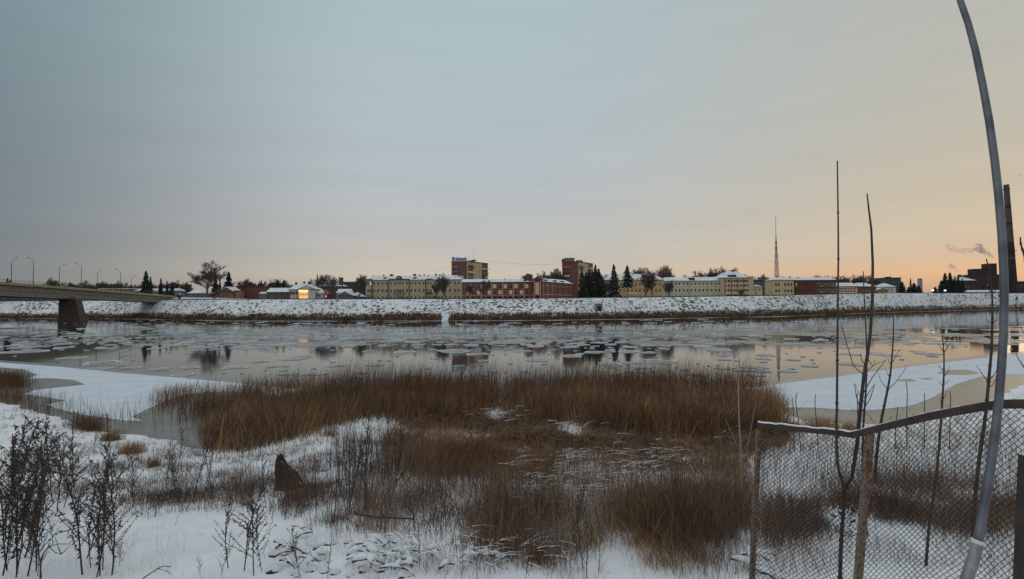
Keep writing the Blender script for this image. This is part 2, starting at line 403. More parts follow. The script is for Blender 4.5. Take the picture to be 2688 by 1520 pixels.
class MB:
    """collects boxes and prisms into one mesh"""
    def __init__(s): s.v = []; s.f = []
    def box(s, x0, x1, y0, y1, z0, z1):
        o = len(s.v)
        s.v += [(x0, y0, z0), (x1, y0, z0), (x1, y1, z0), (x0, y1, z0), (x0, y0, z1), (x1, y0, z1), (x1, y1, z1), (x0, y1, z1)]
        s.f += [(o, o+3, o+2, o+1), (o+4, o+5, o+6, o+7), (o, o+1, o+5, o+4), (o+1, o+2, o+6, o+5), (o+2, o+3, o+7, o+6), (o+3, o, o+4, o+7)]
        return s
    def hull(s, low, high):
        """two polygons with the same count of points"""
        o = len(s.v); n = len(low); s.v += [tuple(p) for p in low]+[tuple(p) for p in high]
        s.f += [tuple(o+n-1-i for i in range(n)), tuple(o+n+i for i in range(n))]
        s.f += [(o+i, o+(i+1) % n, o+n+(i+1) % n, o+n+i) for i in range(n)]
        return s
    def faces(s, vs, fs):
        o = len(s.v); s.v += [tuple(p) for p in vs]; s.f += [tuple(o+i for i in f) for f in fs]; return s
    def mesh(s, name, m):
        me = bpy.data.meshes.new(name); me.from_pydata(s.v, [], s.f); me.materials.append(m); return me
    def obj(s, name, m, parent=None, loc=(0, 0, 0), rz=0): return link(name, s.mesh(name, m), parent, loc, rz)

# ------------------------------------------------------------------ river
me = MB().faces([(-1500, 8, 0), (1500, 8, 0), (1500, 1500, 0), (-1500, 1500, 0)], [(0, 1, 2, 3)]).mesh('river', WATER)
tag(link('river', me), kind='structure')

def sheet(name, px_poly, z, th, m, jag=.25, step=.5, kind='structure'):
    P = [onz(*p)[:2] for p in px_poly]
    pts = []
    for i in range(len(P)):
        a = np.array(P[i]); b_ = np.array(P[(i+1) % len(P)]); L_ = np.hypot(*(b_-a)); n = int(min(60, max(1, L_/step)))
        nrm_ = np.array([-(b_-a)[1], (b_-a)[0]])/max(L_, 1e-6)
        for k in range(n):
            q = a+(b_-a)*k/n
            j = fbm(np.array([q[0]*.5]), np.array([q[1]*.5]), 3)[0]*2*jag*min(3, max(.6, L_/12))
            pts.append(q+nrm_*j)
    bm = bmesh.new()
    vs = [bm.verts.new((p[0], p[1], z)) for p in pts]; f = bm.faces.new(vs)
    if f.normal.z < 0: f.normal_flip()
    f.normal_update()
    if f.normal.z < 0: bmesh.ops.reverse_faces(bm, faces=[f])
    lo = [bm.verts.new((p[0], p[1], z-th)) for p in pts]
    n = len(vs)
    for i in range(n): bm.faces.new((vs[i], vs[(i+1) % n], lo[(i+1) % n], lo[i]))
    bmesh.ops.triangulate(bm, faces=[f], ngon_method='EAR_CLIP')
    bmesh.ops.recalc_face_normals(bm, faces=bm.faces)
    me = bpy.data.meshes.new(name); bm.to_mesh(me); bm.free(); me.materials.append(m)
    return tag(link(name, me), kind=kind)
left_out = [(-600, 925), (-200, 940), (0, 953), (157, 964), (315, 980), (525, 998), (680, 1013), (800, 1025)]
right_out = [(1960, 1020), (2090, 1004), (2245, 984), (2400, 963), (2560, 943), (2688, 931), (3000, 905), (3500, 880)]
sheet('thin_new_ice', [(x, y-7-0*x) for x, y in left_out]+[(900, 1028), (1150, 1026), (1400, 1024), (1600, 1026), (1850, 1026)]+[(x, y-8) for x, y in right_out]+[(3500, 960), (2900, 1100), (2200, 1180), (1500, 1200), (500, 1230), (0, 1150), (-600, 1050)], .012, .1, RIM, .12)
sheet('bare_shore_ice', [(x, y+3) for x, y in left_out]+[(900, 1045), (1400, 1045), (1850, 1045)]+[(x, y+3) for x, y in right_out]+[(3500, 960), (2900, 1110), (2200, 1190), (1500, 1210), (500, 1240), (0, 1160), (-600, 1060)], .030, .1, MUD, .12)
sheet('snowy_ice_shelf', left_out[1:]+[(735, 1040), (690, 1036), (650, 1032), (600, 1029), (540, 1031), (470, 1040), (430, 1055), (370, 1084), (345, 1096), (375, 1107), (330, 1106), (230, 1092), (165, 1078), (120, 1064), (175, 1053), (100, 1040), (60, 1037), (90, 1026), (160, 1018), (225, 1011), (190, 998), (130, 994), (70, 996), (100, 985), (60, 970), (-20, 964), (-200, 957)], .055, .06, SICE, .10)
sheet('snowy_ice_shelf_right', right_out+[(3500, 915), (3000, 950), (2750, 985), (2640, 985), (2570, 992), (2510, 1010), (2450, 1045), (2390, 1068), (2300, 1078), (2220, 1078), (2130, 1072), (2060, 1072), (2000, 1050)], .055, .06, SICE, .10)
for (cx, cy, rx, ry) in ((2515, 979, 52, 7), (2380, 1000, 24, 4), (2432, 996, 16, 2)):
    pp = [(cx+rx*math.cos(a)*(1+.12*math.sin(3*a)), cy+ry*math.sin(a)) for a in np.linspace(0, 2*math.pi, 18)[:-1]]
    sheet('melt_patch', pp, .062, .004, MUD, .02)

# ------------------------------------------------------------------ far bank
BPX = [-900, -600, 0, 250, 450, 600, 900, 1344, 1700, 2050, 2350, 2688, 3200, 3700]
BD = [420, 370, 300, 285, 255, 228, 216, 209, 219, 243, 320, 410, 520, 640]
BZ = [11.5, 11, 10.1, 9.9, 9.7, 9.6, 9.2, 8.8, 9.2, 9.9, 12.0, 12.6, 14.6, 16]
def bD(px): return float(np.interp(px, BPX, BD))
def bZ(px): return float(np.interp(px, BPX, BZ))
pxs = np.linspace(-900, 3700, 900)
uu = (pxs-1344)/F
Dw = np.interp(pxs, BPX, BD)+fbm(pxs*.01, pxs*0, 3)*3; Zt = np.interp(pxs, BPX, BZ)
rows = []
prof = [(-3, -.6), (0, 0), (.6, .25), (3, .5), (6, 1.3), (9, 2.8), (12, 4.3), (15, 5.8), (18, 7.2), (21, 8.3)]
prof = [(a, b_/8.3) for a, b_ in prof]
for off, zf in prof:
    y = Dw+off; z = Zt*zf + (fbm(pxs*.03, pxs*0+off, 4)*1.3 if off > 1 else 0)*(1 if off < 20 else .3)
    rows.append(np.stack([uu*y, y, z], 1))
# finer rows by interpolation
fine = []
for i in range(len(rows)-1):
    for k in range(4):
        t_ = k/4; r_ = rows[i]*(1-t_)+rows[i+1]*t_
        if i > 1: r_[:, 2] += fbm(pxs*.09, pxs*0+i*4+k, 3)*.5
        fine.append(r_)
fine.append(rows[-1])
for off, dz in ((24, .25), (32, .3), (60, .5), (200, 1.2), (900, 3), (4500, 14)):
    y = Dw+off; fine.append(np.stack([uu*y, y, Zt+dz], 1))
FB = np.stack(fine)
nr, nc = FB.shape[:2]; ii = np.arange(nr*nc).reshape(nr, nc)
nb = (len(rows)-1)*4
me = npmesh('river_bank', FB.reshape(-1, 3), np.stack([ii[:nb, :-1], ii[:nb, 1:], ii[1:nb+1, 1:], ii[1:nb+1, :-1]], -1).reshape(-1, 4), BANK, smooth=True)
tag(link('river_bank', me), kind='structure')
me = npmesh('town_ground', FB.reshape(-1, 3), np.stack([ii[nb:-1, :-1], ii[nb:-1, 1:], ii[nb+1:, 1:], ii[nb+1:, :-1]], -1).reshape(-1, 4), PLAT, smooth=True)
tag(link('town_ground', me), kind='structure')
def bankpts(n, f0, f1, px0=-700, px1=3500):
    p = rng.uniform(px0, px1, n); f = rng.uniform(f0, f1, n)*(nb)
    ci = (p-pxs[0])/(pxs[1]-pxs[0]); c0 = ci.astype(int); r0 = f.astype(int); cf_ = (ci-c0)[:, None]; rf = (f-r0)[:, None]
    return (FB[r0, c0]*(1-cf_)+FB[r0, c0+1]*cf_)*(1-rf)+(FB[r0+1, c0]*(1-cf_)+FB[r0+1, c0+1]*cf_)*rf, p
P, _ = bankpts(26000, .30, .99)
k = fbm(P[:, 0]*.25, P[:, 1]*.25, 3)+1.6*fbm(P[:, 0]*.035+3, P[:, 1]*.035, 3)+rng.normal(0, .08, len(P)) > .03
P = P[k]
stuff('bank_tussocks', [blades(P, .2, .7, .27, .5, .4, 2, (0, 0), 0, .5)], WEED, 'dark dead grass tussocks poking through the snow on the far embankment', 'dead grass')
P, _ = bankpts(90000, .07, .52)
q = fbm(P[:, 0]*.05+9, P[:, 1]*.03, 3)
hh = (np.clip(q, -.2, .3)+.3)
P = P[(P[:, 2] < 1.6+hh*5.2+rng.normal(0, .25, len(P))) & ~((np.abs(P[:, 0]/P[:, 1]*F+1344-1168) < 9))]
stuff('waterside_scrub', [blades(P, .5, 1.5, .26, .2, .2, 2, (.1, 0), .0, .65)], REED, 'brown reeds and scrub along the foot of the far embankment', 'scrub')
# white shore ice strip under the scrub
st = []
pp = np.linspace(-700, 3500, 500); dd = np.interp(pp, BPX, BD)
w = 2+fbm(pp*.02, pp*0+3, 4)*9
w = np.clip(w, .3, 5)
V = []
for a, b_, c_ in zip(pp, dd, w):
    u_ = (a-1344)/F; V += [(u_*(b_+1.2), b_+1.2, .05), (u_*(b_-c_), b_-c_, .05), (u_*(b_-c_), b_-c_, -.05)]
n = len(pp); Fc = [[3*i, 3*i+1, 3*i+4, 3*i+3] for i in range(n-1)]+[[3*i+1, 3*i+2, 3*i+5, 3*i+4] for i in range(n-1)]
tag(link('far_shore_ice', npmesh('far_shore_ice', V, Fc, SICE)), kind='structure')

# ------------------------------------------------------------------ ice floes
def floe_mesh(seed):
    r_ = random.Random(seed); n = 16
    ph = [r_.uniform(0, 6.28) for _ in range(4)]; am = [r_.uniform(.03, .16) for _ in range(4)]
    def rad(a): return 1+sum(am[k]*math.sin((k+2)*a+ph[k]) for k in range(4))+r_.uniform(-.08, .08)
    rr = [rad(2*math.pi*i/n) for i in range(n)]
    V = []
    for s_, z in ((1.0, -.05), (1.01, .03), (.98, .085), (.93, .08), (.87, .03), (.5, .025)):
        for i in range(n):
            a = 2*math.pi*i/n; V.append((rr[i]*s_*math.cos(a), rr[i]*s_*math.sin(a), z*r_.uniform(.7, 1.3) if z > .08 else z))
    V.append((0, 0, .028))
    Fc = []; mi = []
    for k in range(5):
        for i in range(n): Fc.append((k*n+i, k*n+(i+1) % n, (k+1)*n+(i+1) % n, (k+1)*n+i)); mi.append(0 if k < 4 else 1)
    for i in range(n): Fc.append((5*n+i, 5*n+(i+1) % n, 6*n)); mi.append(1)
    return V, Fc, mi
FV = [floe_mesh(i) for i in range(12)]
fme = []
for i, (V, Fc, mi) in enumerate(FV):
    me = bpy.data.meshes.new('ice_floe'); me.from_pydata(V, [], Fc); me.materials.append(FLOER); me.materials.append(FLOE)
    me.polygons.foreach_set('material_index', mi); fme.append(me)
floes = []
def dens(px, py):
    d = math.exp(-((py-889)/17)**2)*(1.0 if 60 < px < 1900 else .45)
    d += .55*math.exp(-((py-850)/7)**2)
    d += .35*math.exp(-((py-905)/14)**2)*(1 if px < 800 or 1200 < px < 1800 else .3)
    d += .08 if py > 900 else .2
    if px > 1900: d *= .75
    d *= .45+1.1*max(0, float(vnoise(np.array([px*.012]), np.array([py*.07]))[0]))
    return d
tries = 0
while len(floes) < 1750 and tries < 60000:
    tries += 1
    px = random.uniform(-120, 2800); py = random.uniform(838, 1010)
    if py > np.interp(px, [0, 300, 680, 900, 1900, 2090, 2400, 2688], [938, 965, 998, 1000, 998, 985, 945, 915]): continue
    if random.random() > dens(px, py)*.8: continue
    g = onz(px, py)
    if g[1] > bD(px)-4: continue
    if 155 < px < 235 and g[1] > 215 and g[1] < 232: continue
    r_ = (.35+1.7*random.random()**3.2)*(.85 if g[1] < 120 else 1.0)
    if g[1] < 75: r_ *= .62
    floes.append((g[0], g[1], r_, random.choice([0]*2+list(range(12))), random.uniform(0, 6.28), random.uniform(.5, 1.0)))
for (px, py, wpx) in ((1730, 950, 95), (1600, 955, 66), (1660, 953, 50), (1890, 918, 62), (1190, 922, 90), (1250, 930, 60), (1060, 925, 60), (800, 935, 50), (770, 943, 60),
                      (270, 953, 90), (250, 970, 60), (420, 970, 50), (350, 966, 45), (560, 966, 60), (620, 965, 70), (500, 966, 40), (480, 985, 60), (70, 923, 90), (190, 940, 60),
                      (880, 960, 50), (820, 982, 60), (650, 964, 50), (1980, 965, 60), (1900, 967, 50), (2010, 932, 60), (2080, 945, 30), (2230, 930, 60), (2330, 932, 60),
                      (2390, 899, 60), (2480, 902, 80), (2230, 956, 60), (1985, 985, 50), (2070, 975, 40), (2430, 928, 60), (640, 897, 60), (1500, 935, 60), (1410, 945, 70), (1650, 923, 60), (1560, 925, 50)):
    g = onz(px, py); floes.append((g[0], g[1], wpx/2*g[1]/F, random.randrange(12), random.uniform(0, 6.28), random.uniform(.7, 1.1)))
# keep floes from lying on top of each other
floes.sort(key=lambda f: -f[2]*f[2]/f[1]**3)
kept = []; cell = {}
for f in floes:
    ok = True; cx, cy = int(f[0]//6), int(f[1]//6)
    for i in (-1, 0, 1):
        for j in (-1, 0, 1):
            for g in cell.get((cx+i, cy+j), ()):
                if math.hypot(f[0]-g[0], f[1]-g[1]) < (f[2]+g[2])*.98: ok = False; break
    if ok: kept.append(f); cell.setdefault((cx, cy), []).append(f)
def floe_label(f, w):
    px = f[0]/f[1]*F+1344
    size = 'large' if w > 45 else 'mid-sized' if w > 24 else 'small'
    shape = 'round' if f[5] > .85 else 'oval' if f[5] > .68 else 'narrow'
    near = 'near' if f[1] < 75 else 'midstream' if f[1] < 125 else 'distant'
    lm = [(60, 'at the left edge'), (160, 'left of the bridge pier'), (240, 'below the bridge pier'), (360, 'right of the bridge pier'), (480, 'off the bridge end'), (600, 'off the very large bare tree'), (700, 'off the dark workshop'), (780, 'off the long low brick house'), (850, 'off the lit gable house'), (950, 'off the grey gabled house'),
          (1080, 'off the yellow building, left half'), (1213, 'off the yellow building, right half'), (1310, 'below the signed tower block'), (1420, 'off the brick corner tower'), (1520, 'off the arched brick wing'), (1600, 'off the dark conifer clump'), (1740, 'off the ochre building'), (1890, 'off the pale green building'),
          (1985, 'off the tan four-storey building'), (2090, 'below the lattice mast'), (2200, 'left of the tallest sapling'), (2300, 'between the two tallest saplings'), (2420, 'off the low red house'), (2540, 'off the white street lamps'), (9999, 'off the factory')]
    wh = next(t for x, t in lm if px < x)
    return '%s %s %s ice floe, %s' % (size, shape, near, wh)
for i, f in enumerate(kept[:300]):
    w_ = 2*f[2]*F/f[1]
    o = link('ice_floe', fme[f[3]], None, (f[0], f[1], .0), f[4]); o.scale = (f[2], f[2]*f[5], 1)
    tag(o, floe_label(f, w_), 'ice floe', 'pancake ice floes drifting on the river')
parts = []; o_ = 0
Vs, Fs3, M3 = [], [], []
for f in kept[300:]:
    V = np.array(FV[f[3]][0]); c_, s_ = math.cos(f[4]), math.sin(f[4])
    V = V*np.array([f[2], f[2]*f[5], 1]); V = np.stack([V[:, 0]*c_-V[:, 1]*s_+f[0], V[:, 0]*s_+V[:, 1]*c_+f[1], V[:, 2]], 1)
    for fc, m_ in zip(FV[f[3]][1], FV[f[3]][2]):
        fc = list(fc)
        if len(fc) == 3: fc.append(fc[2])
        Fs3.append([i+o_ for i in fc[:3]]); M3.append(m_)
        if fc[3] != fc[2]: Fs3.append([fc[0]+o_, fc[2]+o_, fc[3]+o_]); M3.append(m_)
    Vs.append(V); o_ += len(V)
me = npmesh('small_ice_floes', np.vstack(Vs), Fs3, None, mats=[FLOER, FLOE], midx=M3)
tag(link('small_ice_floes', me), 'scattered small distant ice floes on the river', 'ice floes', kind='stuff')
# slush films: thin grey skins of frazil ice between the floes
V = []; Fc = []
for i in range(120):
    px = random.uniform(-100, 2750); py = random.choice([random.uniform(846, 880), random.uniform(860, 905)])
    g = onz(px, py)
    if g[1] > bD(px)-12: continue
    a_, b_ = random.uniform(3, 11), random.uniform(1.5, 6); n = 12; o = len(V); ph = random.uniform(0, 6)
    zz = .008+.0001*i
    for k in range(n):
        t_ = 2*math.pi*k/n; r_ = 1+.2*math.sin(3*t_+ph)+random.uniform(-.1, .1)
        V.append((g[0]+a_*r_*math.cos(t_), g[1]+b_*r_*math.sin(t_), zz))
    V.append((g[0], g[1], zz))
    Fc += [(o+k, o+(k+1) % n, o+n) for k in range(n)]
tag(link('slush_film', npmesh('slush_film', V, Fc, SLUSH)), 'thin grey slush film between the ice floes', 'slush', kind='stuff')

# ------------------------------------------------------------------ buildings
_wcache = {}
def win_mesh(w, h, style, fr):
    key = (round(w, 2), round(h, 2), style, fr.name)
    if key in _wcache: return _wcache[key]
    m = MB(); t_ = .085
    m.box(0, w, -.06, .06, 0, t_).box(0, w, -.06, .06, h-t_, h).box(0, t_, -.06, .06, t_, h-t_).box(w-t_, w, -.06, .06, t_, h-t_)
    if style != 'plain': m.box(w/2-.035, w/2+.035, -.05, .05, t_, h-t_)
    if style == 'cross': m.box(t_, w/2-.05, -.05, .05, h*.66-.05, h*.66+.05).box(w/2+.05, w-t_, -.05, .05, h*.66-.05, h*.66+.05)
    _wcache[key] = m.mesh('window', fr); return _wcache[key]
_pc = {}
def pane_mesh(w, h, m):
    key = (round(w, 2), round(h, 2), m.name)
    if key not in _pc: _pc[key] = MB().box(.08, w-.08, -.02, .02, .08, h-.08).mesh('pane', m)
    return _pc[key]
def grid_wall(mb, W_, H, dep, holes, x0=0, z0=-2.5, rev=.22):
    """front wall with real openings and reveals, plus sides, back and top"""
    xsn = sorted({x0, W_} | {round(a, 3) for h in holes for a in (h[0], h[1])}); zsn = sorted({z0, H} | {round(a, 3) for h in holes for a in (h[2], h[3])})
    for i in range(len(xsn)-1):
        for j in range(len(zsn)-1):
            cx, cz = (xsn[i]+xsn[i+1])/2, (zsn[j]+zsn[j+1])/2
            if any(h[0] < cx < h[1] and h[2] < cz < h[3] for h in holes): continue
            a, b_, c_, d = xsn[i], xsn[i+1], zsn[j], zsn[j+1]
            mb.faces([(a, 0, c_), (b_, 0, c_), (b_, 0, d), (a, 0, d)], [(0, 1, 2, 3)])
    for a, b_, c_, d in holes:
        r = rev
        mb.faces([(a, 0, c_), (b_, 0, c_), (b_, r, c_), (a, r, c_), (a, 0, d), (b_, 0, d), (b_, r, d), (a, r, d)], [(0, 1, 2, 3), (4, 7, 6, 5), (0, 3, 7, 4), (1, 5, 6, 2), (3, 2, 6, 7)])
    mb.faces([(x0, 0, z0), (W_, 0, z0), (W_, dep, z0), (x0, dep, z0), (x0, 0, H), (W_, 0, H), (W_, dep, H), (x0, dep, H)], [(1, 2, 6, 5), (2, 3, 7, 6), (3, 0, 4, 7), (4, 5, 6, 7)])
class Bld:
    def __init__(s, name, label, cat, x0, x1, yE, yB, D, dep, wall, D2=None, group=None):
        s.D = D; A = at(x0, yB, D); B = at(x1, yB, D2 or D); s.A = A; s.B = B; s.sc = D/F; s.yB = yB
        s.W = float(np.hypot(*(B-A)[:2])); s.rz = math.atan2((B-A)[1], (B-A)[0]); s.H = (yB-yE)*s.sc; s.dep = dep; s.wall = wall
        s.root = empty(name, A, s.rz, label, cat, group); s.holes = []; s.wins = []; s.arch = []
    def lx(s, px):
        u = (px-1344)/F; a, b_ = s.A, s.B; t_ = (a[0]-u*a[1])/(u*(b_[1]-a[1])-(b_[0]-a[0])+1e-12); return t_*s.W
    def lz(s, y): return (s.yB-y)*s.sc
    def win(s, cx, y0, y1, w, pane=None, frame=None, style='cross', part='window'):
        """cx local metres, y0/y1 photo rows (upper, lower)"""
        z1, z0 = s.lz(y0), s.lz(y1); a, b_ = cx-w/2, cx+w/2
        if a < .15 or b_ > s.W-.15: return
        s.holes.append((a, b_, z0, z1)); s.wins.append((a, z0, w, z1-z0, pane or GLASS, frame or WFR, style, part))
    def rows(s, rows, cols, w, **k):
        for (y0, y1) in rows:
            for c_ in cols: s.win(s.lx(c_), y0, y1, w, **k)
    def done(s, holes=True):
        mb = MB(); grid_wall(mb, s.W, s.H, s.dep, s.holes); mb.obj('wall', s.wall, s.root)
        for a, z0, w, h, pm, fm, st, part in s.wins:
            f = link(part, win_mesh(w, h, st, fm), s.root, (a, .13, z0))
            link('pane', pane_mesh(w, h, pm), f, (0, .02, 0))
    def band(s, y, hpx=1.2, out=.15, m=None, name='string_course'):
        z = s.lz(y); MB().box(.02, s.W-.02, -out, -.003, z-hpx*s.sc/2, z+hpx*s.sc/2).obj(name, m or CRM, s.root)
    def pilaster(s, px, w=.5, m=None, y0=None, name='pilaster', out=.18, y1=None):
        x = s.lx(px); MB().box(x-w/2, x+w/2, -out, -.003, s.lz(y1) if y1 else -.5, (s.lz(y0) if y0 else s.H)-.3).obj(name, m or CRM, s.root)
    def roof(s, kind, yR, m=None, over=.45, inset=None, x0=None, x1=None):
        m = m or SNOWR; H = s.H; h = s.lz(yR)-H; W_, d = s.W, s.dep; a, b_ = (-over if x0 is None else x0), (W_+over if x1 is None else x1); o = over
        MB().box(a, b_, -o, d+o, H+.004, H+.28).obj('eaves', EAVE, s.root)
        z0 = H+.284; mb = MB()
        if kind == 'hip':
            i_ = d/2 if inset is None else inset
            V = [(a+.05, -o+.05, z0), (b_-.05, -o+.05, z0), (b_-.05, d+o-.05, z0), (a+.05, d+o-.05, z0), (a+i_, d/2, H+h), (b_-i_, d/2, H+h)]
            mb.faces(V, [(0, 1, 5, 4), (1, 2, 5), (2, 3, 4, 5), (3, 0, 4), (0, 3, 2, 1)])
        elif kind == 'gable':      # ridge along the facade
            V = [(a+.05, -o+.05, z0), (b_-.05, -o+.05, z0), (b_-.05, d+o-.05, z0), (a+.05, d+o-.05, z0), (a+.05, d/2, H+h), (b_-.05, d/2, H+h)]
            mb.faces(V, [(0, 1, 5, 4), (1, 2, 5), (2, 3, 4, 5), (3, 0, 4), (0, 3, 2, 1)])
        elif kind == 'front':      # gable end facing the river
            mb.faces([(0, .003, H+.29), (W_, .003, H+.29), (W_/2, .003, H+h-.25), (0, d, H+.29), (W_, d, H+.29), (W_/2, d, H+h-.25)], [(0, 1, 2), (3, 5, 4), (0, 3, 4, 1)])
            mb.obj('gable', s.wall, s.root); mb = MB(); t_ = .3
            V = []
            for yy in (-o, d+o): V += [(a, yy, z0), (W_/2, yy, H+h-t_), (b_, yy, z0), (b_, yy, z0+t_), (W_/2, yy, H+h), (a, yy, z0+t_)]
            mb.faces(V, [(0, 1, 4, 5), (1, 2, 3, 4), (6, 11, 10, 7), (7, 10, 9, 8), (5, 4, 10, 11), (4, 3, 9, 10), (0, 5, 11, 6), (3, 2, 8, 9), (0, 6, 7, 1), (1, 7, 8, 2)])
        else: mb.box(a+.05, b_-.05, -o+.05, d+o-.05, z0, H+max(h, .4))
        s.rf = mb.obj('roof', m, s.root); return s.rf
    def chimney(s, px, y0, y1, w=1.0, d=.8, yl=None, m=None):
        x = s.lx(px); yl = s.dep*.45 if yl is None else yl; c_ = s.rf
        MB().box(x-w/2, x+w/2, yl, yl+d, s.lz(y1)-.6, s.lz(y0)-.15).obj('chimney', m or BRKD, c_)
        MB().box(x-w/2-.08, x+w/2+.08, yl-.08, yl+d+.08, s.lz(y0)-.147, s.lz(y0)).obj('chimney_cap', DARK, c_)

# --- long yellow building
b = Bld('yellow_apartment_building', 'long three-storey yellow apartment building with round dormer on its snowy roof', 'building', 960, 1212.5, 736, 787, 322, 13, YEL)
cx3 = [966.6, 972.7, 982.2, 992.4, 1004, 1014, 1025.7, 1036, 1044, 1050.2, 1057.7, 1068.5, 1080, 1090.3, 1101, 1112, 1122.2, 1129.7, 1142, 1152, 1160, 1170, 1181, 1194.3, 1203.8]
for j, (y0, y1) in enumerate(((741.3, 747.3), (759.7, 767.5), (778.6, 785.5))):
    for i, c_ in enumerate(cx3):
        b.win(b.lx(c_), y0-.4, y1+.4, 1.3, pane=LIT if (j, i) == (0, 1) else None)
b.done(); b.roof('hip', 722.5, inset=4)
for y_ in (752, 771): b.band(y_, .7, .1, YEL)
for c_ in (977, 1019, 1074, 1117.5): b.pilaster(c_, .45, DARK, name='downpipe', out=.3)
for (a_, c_) in ((960.5, 978), (1019.5, 1075), (1117.5, 1136)):
    x0, x1 = b.lx(a_), b.lx(c_); MB().box(x0, x1, -.3, .1, b.H+.3, b.H+.85).obj('parapet', DARK, b.root)
x = b.lx(1047); dm = MB(); low = []; n_ = 12
pts_ = [(x+1.75*math.cos(math.pi*i/n_), 1.95*math.sin(math.pi*i/n_)) for i in range(n_+1)]
dm.hull([(p[0], -.35, b.H+.86+p[1]) for p in pts_], [(p[0], 2.2, b.H+.86+p[1]) for p in pts_]); d_ = dm.obj('dormer', DGR, b.root)
MB().box(x-.45, x+.45, -.45, -.355, b.H+1.1, b.H+2.0).obj('dormer_window', WFR, d_)
for (c_, y0, w_) in ((1000.6, 720, .9), (1021.7, 718.5, 2.0), (1083.5, 718.5, 1.8), (1097, 720, .8), (1121, 721, .7), (1140.6, 718, 1.0), (1150.8, 720, 1.1), (1109, 719, .5)): b.chimney(c_, y0, 725, w_)
for c_ in (1009, 1088): 
    xx = b.lx(c_); MB().box(xx-.9, xx+.9, 1.2, 3, b.H+.9, b.H+1.9).obj('roof_hatch', DARK, b.rf)
tb = Tubes(); xx = b.lx(1108); tb.add((xx, 6, b.H+1.5), (xx, 6, b.H+5.2), .07); xx = b.lx(1174.5); tb.add((xx, 6, b.H+1.5), (xx, 6, b.H+4.6), .06); link('antenna', tb.mesh('antenna', DARK), b.rf)
x0, x1 = b.lx(1191), b.lx(1213.5); MB().box(x0, x1, 3.5, 8, b.H+.29, b.H+2.6).obj('stair_head', WHT, b.root)
for (c0, c1, yy, m_) in ((961.8, 975.5, 769, CRM), (1033, 1062, 768, CONC), (1119, 1134, 768.6, DARK)):
    x0, x1 = b.lx(c0), b.lx(c1); bl = MB().box(x0, x1, -1.3, -.003, b.lz(773), b.lz(772.3)).box(x0, x1, -1.3, -1.2, b.lz(772.3), b.lz(yy)).box(x0, x0+.1, -1.2, -.003, b.lz(772.3), b.lz(yy)).box(x1-.1, x1, -1.2, -.003, b.lz(772.3), b.lz(yy)).obj('balcony', m_, b.root)

